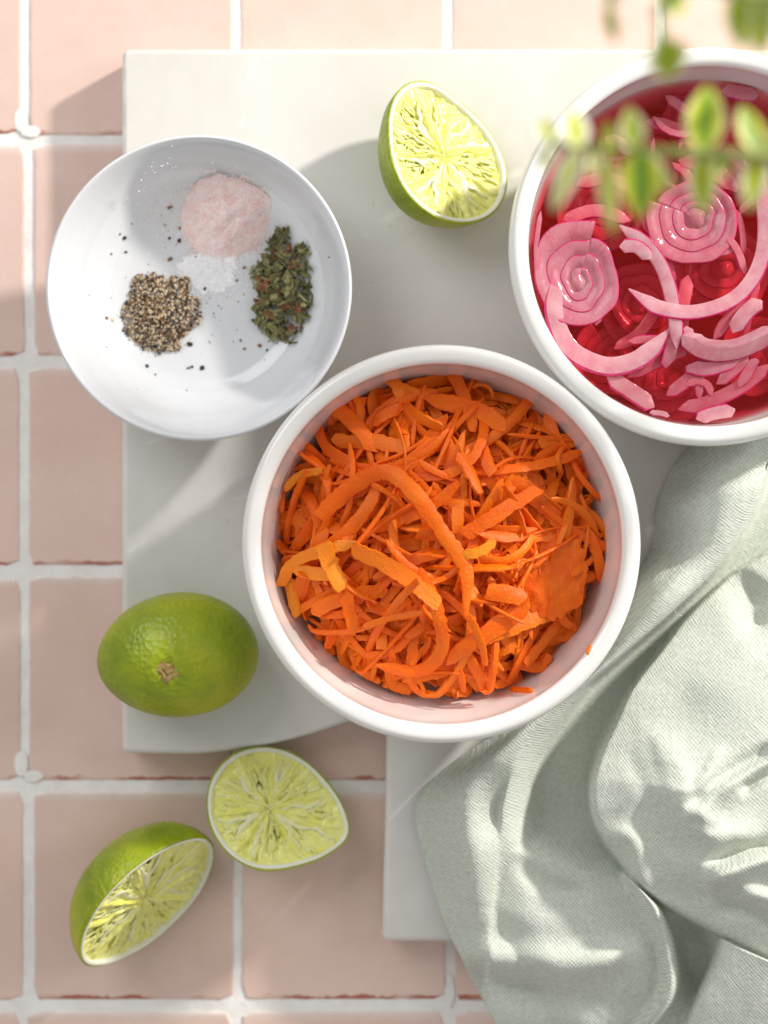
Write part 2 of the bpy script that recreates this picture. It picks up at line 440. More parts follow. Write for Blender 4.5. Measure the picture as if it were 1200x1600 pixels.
for s_ in ((33, 187, 11, 19), (47, 206, 16, 9), (33, 1193, 11, 20), (52, 1213, 15, 9), (703, 1548, 8, 24)):
    smear(*s_)

# ================================================================== MARBLE BOARD
BT = 0.018
def board():
    k = lambda px, py: W(px, py, BT).xy
    out = []
    def arc(cx, cy_, r, a0, a1, n=6):
        for i in range(n + 1):
            a = rad(a0 + (a1 - a0) * i / n); out.append((cx + r * math.cos(a), cy_ + r * math.sin(a)))
    L, R = k(190, 0)[0], 0.172
    T, Bm = k(0, 75)[1], k(0, 1178)[1]
    hl, hr, hb = k(603, 0)[0], 0.078, k(0, 1472)[1]
    r = 0.003
    arc(R - r, T - r, r, 0, 90); arc(L + r, T - r, r, 90, 180)
    arc(L + r, Bm + r, r, 180, 270)
    for p in catmull([(*k(250, 1179), 0), (*k(330, 1177), 0), (*k(440, 1160), 0), (*k(545, 1128), 0), (*k(588, 1106), 0), (*k(604, 1080), 0)], 22): out.append((p.x, p.y))
    out.append(tuple(k(602, 1250)))
    hb_l = k(597, 1472)[0]
    arc(hb_l + r, hb + r, r, 180, 270); arc(hr - r, hb + r, r, 270, 360)
    mx = (hl + hr) / 2
    out.append((hr, -0.078)); 
    for p in catmull([(hr + 0.001, -0.070, 0), (hr + 0.015, -0.080, 0), (hr + 0.045, -0.0885, 0), (hr + 0.07, -0.0921, 0)], 14): out.append((p.x, p.y))
    arc(R - r, Bm + r, r, 270, 360)
    # drop duplicates, ensure ccw
    pts = []
    for p in out:
        if not pts or (Vector(p) - Vector(pts[-1])).length > 1e-4: pts.append(p)
    A = sum(p[0] * q[1] - q[0] * p[1] for p, q in zip(pts, pts[1:] + pts[:1]))
    if A < 0: pts.reverse()
    n = len(pts)
    nor = []
    for i in range(n):
        a, b = Vector(pts[i - 1]), Vector(pts[(i + 1) % n]); d = (b - a).normalized(); nor.append((d.y, -d.x))
    v = []
    rings = [(0.0016, 0.0003), (0.0004, 0.0010), (0, 0.0022), (0, BT - 0.0024), (0.0003, BT - 0.0012), (0.0010, BT - 0.0004), (0.0022, BT)]
    for ins, z in rings:
        for (x, y), (nx, ny) in zip(pts, nor): v.append((x - nx * ins, y - ny * ins, z))
    f = [tuple(reversed(range(n))), tuple(range((len(rings) - 1) * n, len(rings) * n))]
    for q in range(len(rings) - 1):
        for i in range(n):
            j = (i + 1) % n; f.append((q * n + i, q * n + j, (q + 1) * n + j, (q + 1) * n + i))
    o = link('marble_board', mesh('marble_board', v, f, M['marble'], False))
    for p in o.data.polygons: p.use_smooth = len(p.vertices) == 4
    tag(o, 'white marble paddle board with curved shoulder and handle under the bowls', 'board')
board()

# ================================================================== CERAMICS
bowl_prof = smooth_profile([(0, 0.0012), (0.040, 0.0012), (0.0425, 0.0), (0.0455, 0.0), (0.049, 0.003), (0.058, 0.013), (0.0635, 0.027), (0.0658, 0.042), (0.0664, 0.047),
    (0.0688, 0.0495), (0.0698, 0.0535), (0.0692, 0.0566), (0.0676, 0.0580), (0.0650, 0.0578), (0.0634, 0.0568), (0.0629, 0.0552), (0.0628, 0.0520), (0.0620, 0.045), (0.0595, 0.030), (0.0545, 0.0165), (0.046, 0.0085), (0.030, 0.0072), (0, 0.007)], 110)
dish_prof = smooth_profile([(0, 0.0016), (0.024, 0.0016), (0.0255, 0.0), (0.028, 0.0), (0.031, 0.003), (0.043, 0.013), (0.0515, 0.0235), (0.0550, 0.0295), (0.0556, 0.0312), (0.0550, 0.0322),
    (0.0540, 0.0318), (0.0520, 0.0282), (0.0485, 0.0205), (0.0440, 0.0138), (0.0395, 0.0092), (0.0345, 0.0064), (0.029, 0.0052), (0.018, 0.0046), (0, 0.0045)], 110)
RZ = BT + 0.0572
cb = W(690, 850, RZ); cb.z = BT + 0.0001
ob = W(1108, 384, RZ); ob.z = BT + 0.0001
db = W(311, 450, BT + 0.031); db.z = BT + 0.0001
def ceramic(name, prof, m, loc, label, n=128):
    v, f = lathe(prof, n); f = [tuple(reversed(q)) for q in f]
    o = link(name, mesh(name, v, f, m), None, loc); return tag(o, label, 'bowl' if 'bowl' in name else 'dish')
ceramic('bowl', bowl_prof, M['bowl_c'], cb, 'white rimmed bowl holding the grated carrot')
ceramic('bowl', bowl_prof, M['bowl_o'], ob, 'white rimmed bowl holding pickled red onion under the herb leaves')
ceramic('dish', dish_prof, M['dish'], db, 'shallow white dish with small heaps of pepper, salt and dried herbs')
for o in C.objects:      # outward normals
    if o.name.startswith(('bowl', 'dish')):
        pass

# ================================================================== CARROT
CZ = BT + 0.007
cc = W(693, 829, 0.055)
CR = 0.0578
def dome(x, y):
    r = math.hypot(x - cc.x, y - cc.y) / CR
    return BT + 0.0295 + 0.0150 * (1 - min(r, 1.15) ** 2.4) + 0.0025 * mnoise.noise(Vector((x * 45, y * 45, 3.3)))
def strip_geo(spine, width, thick, rg, twist=0.0, rag=0.18, tilt=0.0):
    """a shred: thin ribbon swept along a spine, with torn saw-toothed edges and uneven ends"""
    n = len(spine); v, f = [], []
    ph = rg.uniform(0, 50); e0, e1 = rg.uniform(0.2, 0.9), rg.uniform(0.2, 0.85)
    f0, f1 = rg.uniform(0.04, 0.16), rg.uniform(0.04, 0.16); cup = rg.gauss(0, 0.16); skew = rg.gauss(0, 0.5)
    roll = rg.uniform(0.6, 1.6)
    for i, p in enumerate(spine):
        t = i / (n - 1)
        T = (spine[min(i + 1, n - 1)] - spine[max(i - 1, 0)]).normalized()
        up = Vector((0, 0, 1)); up = (up - T * up.dot(T))
        up = up.normalized() if up.length > 0.05 else Vector((1, 0, 0))
        side = T.cross(up); ang = tilt + twist * (t - 0.5) + 0.22 * mnoise.noise(Vector((t * 2.4, ph, 4)))
        s2 = side * math.cos(ang) + up * math.sin(ang); u2 = up * math.cos(ang) - side * math.sin(ang)
        env = min(1.0, e0 + (1 - e0) * t / f0, e1 + (1 - e1) * (1 - t) / f1)
        env *= 0.90 + 0.13 * mnoise.noise(Vector((t * 3.0, ph, 7)))
        tooth = (i % 2) * 0.5
        jl = 1 + rag * (0.8 * mnoise.noise(Vector((t * n * 0.45, ph, 0))) + 0.55 * rg.uniform(-1, 1) + tooth)
        jr = 1 + rag * (0.8 * mnoise.noise(Vector((t * n * 0.45, ph, 9))) + 0.55 * rg.uniform(-1, 1) + tooth)
        wl, wr, th = width / 2 * env * jl, width / 2 * env * jr, thick * (0.7 + 0.3 * env)
        sh = T * (skew * width * 0.25)
        for (a, b) in ((-1.0, -0.35), (-0.93, 0.25), (-0.2, 0.5), (0.35, 0.5), (0.93, 0.25), (1.0, -0.35), (0.0, -0.5)):
            lat = a * (wl if a < 0 else wr)
            v.append(p + s2 * lat + u2 * (b * th + cup * abs(lat) + 0.10 * th * rg.uniform(-1, 1)) + sh * a)
    K = 7
    for i in range(n - 1):
        for k in range(K):
            j = (k + 1) % K; f.append((i * K + k, (i + 1) * K + k, (i + 1) * K + j, i * K + j))
    f.append(tuple(range(K))); f.append(tuple(reversed(range((n - 1) * K, n * K))))
    return v, f
rg = random.Random(11)
CG = 'grated carrot shreds heaped in the bowl'
def shred_spine(rg, x, y, z, L, lay):
    az = rg.uniform(0, 2 * math.pi)
    bend = rg.gauss(0, 1.15)
    n = max(9, int(L / 0.0016)); pts = []
    p = Vector((0, 0)); a = az; ds = L / (n - 1)
    for i in range(n):
        pts.append(p.copy()); a += bend / n; p += Vector((math.cos(a), math.sin(a))) * ds
    c = sum(pts, Vector((0, 0))) / n
    slope = rg.gauss(0, 0.22); out = []
    arch = rg.uniform(-0.001, 0.004)
    for i, q in enumerate(pts):
        t = i / (n - 1) - 0.5
        X, Y = x + q.x - c.x, y + q.y - c.y
        dx, dy = X - cc.x, Y - cc.y; r = math.hypot(dx, dy)
        lim = CR * 1.03
        if r > lim: X, Y = cc.x + dx * lim / r, cc.y + dy * lim / r
        out.append(Vector((X, Y, dome(X, Y) + lay + slope * t * L + arch * (1 - 4 * t * t))))
    return out
# lower layers: one joined heap
hv, hf = [], []
nr, na = 26, 84
for i in range(nr + 1):
    for j in range(na):
        r = CR * 0.99 * (i + 0.01) / nr; a = 2 * math.pi * j / na
        x, y = cc.x + r * math.cos(a), cc.y + r * math.sin(a)
        hv.append(Vector((x, y, max(CZ + 0.002, dome(x, y) - 0.008 + 0.0012 * mnoise.noise(Vector((x * 240, y * 240, 1))) - (0.010 if i > nr - 2 else 0)))))
for i in range(nr):
    for j in range(na):
        k = (j + 1) % na; hf.append((i * na + j, (i + 1) * na + j, (i + 1) * na + k, i * na + k))
for q in range(620):
    r = CR * math.sqrt(rg.random()) * 0.97; a = rg.uniform(0, 2 * math.pi)
    sp = shred_spine(rg, cc.x + r * math.cos(a), cc.y + r * math.sin(a), 0, rg.uniform(0.012, 0.042), rg.uniform(-0.0065, -0.0025))
    v, f = strip_geo(sp, rg.uniform(0.0024, 0.0050), rg.uniform(0.0007, 0.0013), rg, rg.gauss(0, 0.9), rag=0.17, tilt=rg.gauss(0, 0.40))
    b = len(hv); hv += v; hf += [tuple(i + b for i in q_) for q_ in f]
tag(link('carrot_heap', mesh('carrot_heap', hv, hf, M['carrot'], sharp=0.6)), 'deeper mass of grated carrot packed under the top shreds', 'carrot', kind='stuff')
# top shreds, each its own
for q in range(270):
    r = CR * rg.random() ** 0.55 * 0.95; a = rg.uniform(0, 2 * math.pi)
    L = rg.choice((0.012, 0.020, 0.028, 0.036, 0.044, 0.054)) * rg.uniform(0.8, 1.2)
    if r > CR * 0.8: L = min(L, 0.034)
    lay = -0.0030 + 0.0075 * q / 270
    sp = shred_spine(rg, cc.x + r * math.cos(a), cc.y + r * math.sin(a), 0, L, lay)
    v, f = strip_geo(sp, rg.choice((0.0015, 0.0024, 0.0032, 0.0040, 0.0052)) * rg.uniform(0.85, 1.15), rg.uniform(0.0008, 0.0015), rg, rg.gauss(0, 0.9), rag=0.17, tilt=rg.gauss(0, 0.42))
    m_ = sum(sp, Vector()) / len(sp); dx_, dy_ = m_.x - cc.x, m_.y - cc.y
    size_ = 'stubby' if L < 0.014 else 'short' if L < 0.021 else 'middling' if L < 0.032 else 'long'
    where = ['right side', 'upper right', 'top', 'upper left', 'left side', 'lower left', 'bottom', 'lower right'][int(((math.degrees(math.atan2(dy_, dx_)) + 22.5) % 360) // 45)]
    rr_ = math.hypot(dx_, dy_) / CR
    place = 'in the very middle of the heap' if rr_ < 0.25 else ('half way to the %s of the heap' if rr_ < 0.62 else 'along the %s rim of the heap') % where
    tag(centred('carrot_shred', v, f, M['carrot'], sharp=0.6), size_ + ' orange carrot shred ' + place, 'carrot shred', CG)
def hero(pts, w, label, lift=0.0052, thick=0.0014, twist=0.6, tilt=0.0, rag=0.19, zabs=None):
    ps = []
    for p in pts:
        dz = p[2] if len(p) > 2 else 0.0
        q = W(p[0], p[1], 0.06)
        z = (zabs if zabs else dome(q.x, q.y) + lift) + dz
        ps.append(W(p[0], p[1], z))
    L = sum((b - a).length for a, b in zip(ps, ps[1:]))
    sp = catmull(ps, max(9, int(L / 0.0016)))
    v, f = strip_geo(sp, S(w * 0.86, 0.06), thick, rg, twist, rag, tilt)
    tag(centred('carrot_shred', v, f, M['carrot_yellow' if 'yellow' in label else 'carrot'], sharp=0.6), label, 'carrot shred', CG)
hero([(498, 808), (545, 765), (597, 738, .002), (640, 762, .003), (692, 832, .002), (728, 890), (728, 962)], 32, 'longest carrot shred arching over the middle of the heap', 0.0092)
hero([(652, 890), (683, 955), (690, 1015), (655, 1048), (588, 1040)], 27, 'carrot shred hooked into a loop at the lower left of the heap', 0.0080)
hero([(550, 858), (600, 880), (648, 912), (686, 946)], 33, 'straight broad carrot shred lying just above the hooked loop', 0.0098)
hero([(700, 690), (712, 790), (706, 840)], 30, 'broad upright carrot shred crossing under the longest arch', 0.0042)
hero([(724, 836), (775, 805), (842, 764)], 30, 'straight carrot shred pointing up right from the heap centre', 0.0082)
hero([(568, 978), (610, 966), (662, 956)], 13, 'thin pale carrot sliver beside the hooked loop', 0.0088)
hero([(438, 915), (458, 880), (500, 862), (560, 846)], 24, 'yellow carrot shred drooping over the left edge of the heap', 0.0080)
hero([(506, 848), (515, 880), (535, 922)], 34, 'stubby yellow carrot shred standing near the left edge', 0.0092)
hero([(455, 890), (500, 897), (535, 893)], 27, 'flat yellow carrot shred under the stubby one', 0.0076)
hero([(452, 905), (458, 935), (466, 962)], 24, 'short yellow carrot shred hanging down the left side', 0.0045)
hero([(540, 925), (548, 960), (556, 988)], 26, 'small upright carrot shred left of the thin sliver', 0.0082)
hero([(698, 1032), (745, 1000), (800, 962), (826, 935)], 36, 'thick carrot shred with rough skin at the lower right', 0.0078)
hero([(760, 925), (790, 928), (822, 935)], 34, 'stubby carrot shred ending in a pale tip', 0.0084)
hero([(630, 1060), (690, 1045), (748, 1030)], 34, 'carrot shred lying along the lower front of the heap', 0.0030)
hero([(742, 1062), (780, 1060), (815, 1055)], 36, 'loose flat carrot piece at the foot of the heap', -0.004)
hero([(806, 1035), (840, 1042), (858, 1022)], 24, 'curled carrot shred at the lower right foot of the heap', 0.002)
hero([(665, 622), (740, 640), (790, 668)], 34, 'broad carrot shred along the top of the heap', 0.0045)
hero([(775, 740), (840, 778), (885, 830), (905, 900)], 36, 'curved carrot shred following the right side of the heap', 0.0048)
hero([(842, 695), (870, 690), (900, 690)], 28, 'carrot shred end poking out at the upper right of the heap', 0.004)
hero([(715, 708), (735, 735), (752, 770)], 26, 'pale edged carrot flake standing near the centre top', 0.0072, tilt=0.7)
hero([(722, 868), (750, 862), (775, 846)], 20, 'yellowish carrot flake below the up-right shred', 0.0095)
hero([(445, 765), (470, 742), (505, 735)], 16, 'thin yellow carrot curl at the upper left rim', 0.0078)
hero([(438, 800), (440, 770), (446, 742)], 17, 'thin carrot sliver against the left bowl wall', 0.0035)
hero([(512, 660), (535, 640), (572, 628)], 26, 'short carrot shred at the upper left of the heap', 0.004)
hero([(520, 690), (580, 690), (640, 700)], 30, 'rough carrot shred across the upper left of the heap', 0.005)
hero([(540, 775), (590, 750), (650, 715), (700, 650)], 30, 'long carrot shred slanting up from the arch to the top', 0.0035)
hero([(915, 840), (935, 850), (952, 855)], 20, 'ragged carrot tip sticking out at the right of the heap', 0.004)
hero([(650, 960), (712, 850)], 22, 'narrow carrot shred under the long arch', 0.004)
# thick slab at the right
def slab():
    n, m = 72, 12; c = W(865, 900, 0.062); z0 = dome(c.x, c.y) + 0.0038
    v = []; f = []
    edge = [1 + 0.16 * mnoise.noise(Vector((math.cos(2 * math.pi * i / n) * 3, math.sin(2 * math.pi * i / n) * 3, 2))) + 0.09 * mnoise.noise(Vector((i * 0.9, 3, 1))) + rg.uniform(-0.045, 0.045) for i in range(n)]
    rings = [(0.9, -0.0022, 0)] + [(1 - k / m, 0.0, 1) for k in range(m)]
    for (s_, dz, topf) in rings:
        for i in range(n):
            a = 2 * math.pi * i / n
            R = 1 / ((abs(math.cos(a)) / S(52, .06)) ** 2.8 + (abs(math.sin(a)) / S(66, .06)) ** 2.8) ** (1 / 2.8) * s_ * (edge[i] if s_ > 0.6 else 1 + (edge[i] - 1) * s_ / 0.6)
            x, y = R * math.cos(a - 0.15), R * math.sin(a - 0.15)
            fib = 0.0008 * mnoise.noise(Vector((x * 900, y * 260, 0))) + 0.0007 * mnoise.noise(Vector((x * 260, y * 260, 5)))
            v.append(Vector((c.x + x, c.y + y, z0 + dz + topf * (fib + 0.0012 * (1 - s_ * s_)))))
    for k in range(len(rings) - 1):
        for i in range(n):
            j = (i + 1) % n; f.append((k * n + i, k * n + j, (k + 1) * n + j, (k + 1) * n + i))
    f.append(tuple(range((len(rings) - 1) * n, len(rings) * n))); f.append(tuple(reversed(range(n))))
    tag(centred('carrot_slab', v, f, M['carrot'], sharp=0.9), 'broad flat slab of carrot with ragged edges on the right of the heap', 'carrot piece', CG)
slab()
# scraps on the bowl wall
def on_wall(px, py, prof, base):
    """a point of the bowl's inner wall seen at this place"""
    best = None
    inner = prof[len(prof) // 2:]
    for r, z in inner:
        q = W(px, py, base.z + z); d = abs(math.hypot(q.x - base.x, q.y - base.y) - r)
        if best is None or d < best[0]: best = (d, q)
    return best[1]
def scrap(pts, w, label, m='carrot', prof=bowl_prof, base=cb, name='carrot_scrap', cat='carrot piece'):
    ps = [on_wall(x, y, prof, base) + Vector((0, 0, 0.0006)) for x, y in pts]
    sp = catmull(ps, 9); v, f = strip_geo(sp, S(w, .06), 0.0009, rg, 0, 0.1)
    tag(centred(name, v, f, M[m]), label, cat)
scrap([(798, 1078), (812, 1079), (832, 1081)], 13, 'loose carrot scrap stuck on the lower inner wall of the bowl')
scrap([(917, 1022), (920, 1014), (923, 1008)], 6, 'tiny carrot fleck high on the lower right bowl wall')
scrap([(538, 1040), (544, 1046), (551, 1050)], 12, 'small carrot crumb on the lower left bowl wall')
scrap([(505, 1012), (515, 1018), (524, 1024)], 16, 'yellowish carrot crumb at the left of the bowl wall')

# ================================================================== PICKLED ONION
BZ = BT + 0.0419           # brine level
def bowl_inner_r(z):
    inner = bowl_prof[len(bowl_prof) * 3 // 5:]
    return min(inner, key=lambda q: abs(q[1] - z))[0]
def brine():
    prof = [(0, 0.0078)] + [(bowl_inner_r(z) - 0.0004, z) for z in (0.0086, 0.012, 0.0165, 0.022, 0.030, 0.037, 0.0419)] + [(bowl_inner_r(0.0423) - 0.0002, 0.0425), (bowl_inner_r(0.042) - 0.0018, 0.0421), (0.03, 0.0421), (0, 0.0421)]
    v, f = lathe(prof, 128)
    f = [tuple(reversed(q)) for q in f]
    o = link('pickling_liquid', mesh('pickling_liquid', v, f, M['brine']), None, ob)
    import bmesh as _b
    bm = _b.new(); bm.from_mesh(o.data); _b.ops.recalc_face_normals(bm, faces=bm.faces); bm.to_mesh(o.data); bm.free()
    tag(o, 'clear deep pink pickling liquid filling the onion bowl', 'liquid')
brine()
for o in C.objects:
    if o.type == 'MESH' and o.name.split('.')[0] in ('bowl', 'dish'):
        import bmesh as _b
        bm = _b.new(); bm.from_mesh(o.data); _b.ops.recalc_face_normals(bm, faces=bm.faces); bm.to_mesh(o.data); bm.free()

rg = random.Random(23)
OG = 'red onion slices in the pickling bowl'
def onion_arc(pts, w, label, z=0.0, th=0.0021, m='onion', skin_side=1, tilt=0.0, name='onion_strip', taper=0.12, w2=None):
    """onion strip: pale cut face, purple skin along one edge"""
    ps = []
    for p in pts:
        zz = BZ + z + (p[2] if len(p) > 2 else 0)
        ps.append(W(p[0], p[1], zz))
    L = sum((b - a).length for a, b in zip(ps, ps[1:])); n = max(8, int(L / 0.0022))
    sp = catmull(ps, n); v, f, mi = [], [], []
    wd_ = S(w, BZ) * 0.88; slant = rg.uniform(-0.6, 0.6)
    ph = rg.uniform(0, 40)
    for i, p in enumerate(sp):
        t = i / (n - 1)
        T = (sp[min(i + 1, n - 1)] - sp[max(i - 1, 0)]).normalized()
        up = Vector((0, 0, 1)); up = (up - T * up.dot(T)).normalized(); side = T.cross(up) * skin_side
        s2 = side * math.cos(tilt) + up * math.sin(tilt); u2 = up * math.cos(tilt) - side * math.sin(tilt)
        e = min(1, taper + (1 - taper) * t / 0.12, taper + (1 - taper) * (1 - t) / 0.12)
        hw = wd_ / 2 * e * (1 + 0.06 * mnoise.noise(Vector((t * 6, ph, 0))))
        th_ = th * (0.6 + 0.4 * e)
        # section: cut face on top, skin round the outer side
        for (a, b) in ((-1.0, -0.9), (-1.0, 0.75), (-0.85, 1.0), (0.75, 1.0), (0.91, 0.93), (1.0, 0.6), (1.0, -0.9)):
            v.append(p + T * (slant * a * hw) + s2 * (a * hw) + u2 * (b * th_ / 2 + 0.03 * th_ * mnoise.noise(Vector((t * 9, a * 2, ph)))))
    K = 7
    for i in range(n - 1):
        for k in range(K):
            j = (k + 1) % K; f.append((i * K + k, (i + 1) * K + k, (i + 1) * K + j, i * K + j)); mi.append(1 if k in (3, 4, 5) else 0)
    f.append(tuple(range(K))); f.append(tuple(reversed(range((n - 1) * K, n * K)))); mi += [0, 0]
    o = centred(name, v, f, [M[m], M['onion_skin']], True, mi, sharp=0.7)
    return tag(o, label, 'onion slice', OG)
def onion_round(cx, cy_, rx, ry, rot, label, z, layers, m='onion', th=0.0022, core=True, seed=1, core_c=(0, 0), spiral=0.85, turn=0.0):
    """a cross slice: nested wavy layers, each a part with a purple skin line"""
    root = empty('onion_slice', W(cx, cy_, BZ + z)); tag(root, label, 'onion slice', OG)
    RX, RY = S(rx, BZ), S(ry, BZ); n = 72
    def rr(s, a):
        return 1 + (0.07 + 0.20 * (1 - s)) * mnoise.noise(Vector((math.cos(a) * 1.5 * (0.5 + s), math.sin(a) * 1.5, seed * 3 + s * 1.5)))
    bounds = [so for si, so in layers] + [layers[-1][0], layers[-1][0] * 0.5]
    def edge(k, fr):       # a spiral: each layer's skin runs on into the next one
        return bounds[k] + (bounds[k + 1] - bounds[k]) * fr * spiral
    def pt(s, a, dz, grow=0.0):
        q = rr(s, a)
        ox, oy = S(core_c[0], BZ) * (1 - s), S(core_c[1], BZ) * (1 - s)
        x = (RX * s + grow) * q * math.cos(a) + ox; y = (RY * s + grow) * q * math.sin(a) + oy
        c, s_ = math.cos(rot), math.sin(rot)
        return Vector((x * c - y * s_, x * s_ + y * c, dz + 0.0006 * mnoise.noise(Vector((x * 90, y * 90, seed)))))
    gap = 0.00004
    for li, (si, so) in enumerate(layers):
        v, f, mi = [], [], []
        h = th / 2
        K = 7
        for j in range(n + 1):
            a = 2 * math.pi * j / n + turn; so, si = edge(li, j / n), edge(li + 1, j / n)
            for (s, dz, g) in ((so, -h, 0), (so, h * 0.5, 0), (so, h * 0.95, -0.00002), (so, h, -0.00045), (si, h * 0.98, gap), (si, h * 0.9, gap), (si, -h, gap)):
                v.append(pt(s, a, dz, g))
        for j in range(n):
            for k in range(K):
                k2 = (k + 1) % K; f.append((j * K + k, (j + 1) * K + k, (j + 1) * K + k2, j * K + k2)); mi.append(1 if k in (0, 1, 2, 5) else 0)
        f.append(tuple(range(K))); f.append(tuple(reversed(range(n * K, n * K + K)))); mi += [0, 0]
        link('onion_layer', mesh('onion_layer', v, f, [M[m], M['onion_skin']], True, mi), root)
    if core:
        v = [pt(0.0, 0, th / 2)]; f = []; q = 36; K2 = len(layers)
        for dz in (th * 0.47, -th / 2):
            for j in range(q): v.append(pt(edge(K2, j / q), 2 * math.pi * j / q + turn, dz, -0.00003))
        for j in range(q):
            k = (j + 1) % q; f.append((0, 1 + j, 1 + k)); f.append((1 + j, 1 + q + j, 1 + q + k, 1 + k))
        link('onion_core', mesh('onion_core', v, f, M['onion' if m != 'onion_pink' else m]), root)
    return root
# submerged slices
for i, (cx, cy_, r, z) in enumerate(((945, 330, 84, -0.010), (1010, 250, 75, -0.013), (1120, 250, 85, -0.012), (1000, 480, 80, -0.012), (1130, 420, 90, -0.011), (1050, 590, 80, -0.012), (1180, 560, 70, -0.013), (960, 560, 70, -0.013), (1090, 190, 70, -0.012))):
    labs = ['pink onion round sunk under the liquid at the upper left', 'sunken onion round under the hanging leaf stem', 'dark onion round sunk near the top right', 'sunken onion round between the two spirals', 'sunken onion round inside the long arc',
            'sunken onion round near the bottom of the bowl', 'sunken onion round at the lower right', 'sunken onion round below the left spiral', 'sunken onion round near the top of the bowl']
    onion_round(cx, cy_, r, r * 0.93, i * 0.8, labs[i], z, [(0.74, 1.0), (0.50, 0.74), (0.25, 0.50)], 'onion_pink', seed=i + 20, turn=i * 1.3)
# floating at the surface
onion_round(906, 430, 76, 92, 0.2, 'large onion spiral slice at the left of the bowl', 0.0002, [(0.70, 1.0), (0.44, 0.70), (0.22, 0.44)], 'onion', seed=2, core_c=(-6, -10), turn=1.0)
onion_round(1083, 345, 76, 74, 0.5, 'rosy onion spiral slice with white heart below the leaves', -0.0010, [(0.74, 1.0), (0.50, 0.74), (0.26, 0.50)], 'onion', seed=5, core_c=(6, 4), turn=2.2, spiral=0.6)
onion_arc([(868, 420), (866, 490), (890, 545), (945, 572), (1000, 560), (1045, 515)], 34, 'pale onion arc sweeping round below the left spiral', 0.0004, m='onion_pale', skin_side=1)
onion_arc([(982, 452), (1025, 480), (1085, 488), (1145, 468), (1182, 425), (1196, 365), (1188, 290), (1160, 250)], 27, 'long pale onion arc curving up the right of the bowl', 0.0016, m='onion_pale', skin_side=1)
onion_arc([(968, 352), (1012, 385), (1040, 430), (1055, 495), (1057, 545)], 25, 'onion strip with purple edge crossing the middle', 0.0010, m='onion_pale', skin_side=-1)
onion_arc([(968, 385), (995, 385), (1018, 405)], 24, 'short white onion end beside the left spiral', 0.0014, m='onion_pale', skin_side=-1)
onion_arc([(1068, 522), (1100, 545), (1150, 546), (1220, 515)], 36, 'thick onion strip showing its dark purple skin at the lower right', 0.0020, m='onion_pale', skin_side=1, tilt=-0.75, th=0.004)
onion_arc([(1072, 510), (1082, 540)], 18, 'short onion bit at the tip of the purple strip', 0.0005, m='onion_pale')
onion_arc([(1072, 572), (1105, 577), (1160, 560)], 26, 'pale onion strip just under the purple skinned one', -0.0006, m='onion')
onion_arc([(948, 588), (985, 612), (1022, 636)], 30, 'pale onion bar slanting at the bottom of the bowl', -0.0012, m='onion_pale')
onion_arc([(1042, 618), (1080, 590), (1115, 560)], 24, 'rosy onion bar slanting up to the right', -0.0018, m='onion')
onion_arc([(1120, 600), (1150, 575), (1168, 555)], 22, 'small onion bar among the lower right slices', -0.0012, m='onion')
onion_arc([(1155, 605), (1172, 575), (1180, 560)], 20, 'narrow onion bar next to the right frame edge', -0.001, m='onion')
onion_arc([(1060, 640), (1110, 628), (1165, 600), (1200, 570)], 26, 'rosy onion strip along the lower right wall', -0.0022, m='onion')
onion_arc([(1050, 500), (1048, 540), (1040, 575)], 24, 'short upright onion strip under the crossing one', -0.0008, m='onion')
onion_arc([(980, 590), (1040, 560), (1075, 545)], 22, 'onion strip half sunk below the pale arc', -0.0028, m='onion')
onion_arc([(1145, 520), (1165, 490), (1190, 470)], 30, 'pale onion chunk inside the right end of the long arc', -0.0004, m='onion_pale')
onion_arc([(1115, 530), (1150, 480), (1172, 430)], 22, 'rosy onion strip running beside the long arc', -0.0024, m='onion')
onion_arc([(1040, 150), (1075, 175), (1110, 205)], 18, 'thin onion strip slanting near the top wall', -0.0014, m='onion_pink', skin_side=-1)
onion_arc([(1128, 142), (1155, 146), (1185, 150)], 26, 'short onion piece standing at the top wall', 0.0005, m='onion')
onion_arc([(1010, 190), (1060, 205), (1100, 240)], 24, 'dark onion strip under the leaf stem', -0.0030, m='onion_pink')
onion_arc([(945, 215), (968, 225), (985, 245)], 22, 'pale onion bit at the upper left wall', -0.0005, m='onion')
onion_arc([(1130, 235), (1175, 270), (1195, 320)], 26, 'rosy onion strip at the right behind the leaves', -0.0020, m='onion_pink')
onion_arc([(1060, 250), (1110, 262), (1150, 300)], 30, 'onion strip curving round the rosy spiral', -0.0028, m='onion_pink')
onion_arc([(1035, 380), (1010, 340), (1000, 290)], 26, 'rosy onion strip between spiral and leaves', -0.0030, m='onion_pink')
onion_arc([(960, 545), (1000, 520), (1035, 470)], 22, 'pink onion strip deep behind the crossing strip', -0.0050, m='onion_pink')
onion_arc([(1075, 430), (1065, 480), (1062, 520)], 26, 'pink onion strip sunk below the rosy spiral', -0.0040, m='onion_pink')
onion_arc([(1088, 655), (1115, 645), (1148, 640)], 26, 'pale onion curl lodged against the lower bowl wall', 0.0012, m='onion_pale', skin_side=-1)
onion_arc([(1015, 645), (1032, 646), (1046, 650)], 10, 'thin white onion sliver on the lower bowl wall', 0.0036, m='onion_pale', th=0.0012)
onion_arc([(845, 330), (838, 380), (838, 430)], 9, 'thin onion skin sliver against the left bowl wall', 0.0006, m='onion', th=0.0015)
onion_arc([(880, 345), (930, 330), (985, 345)], 24, 'rosy onion strip above the left spiral', -0.0022, m='onion_pink')
onion_arc([(900, 290), (950, 280), (1000, 300)], 24, 'faint onion strip sunk at the upper left', -0.0030, m='onion_pink')
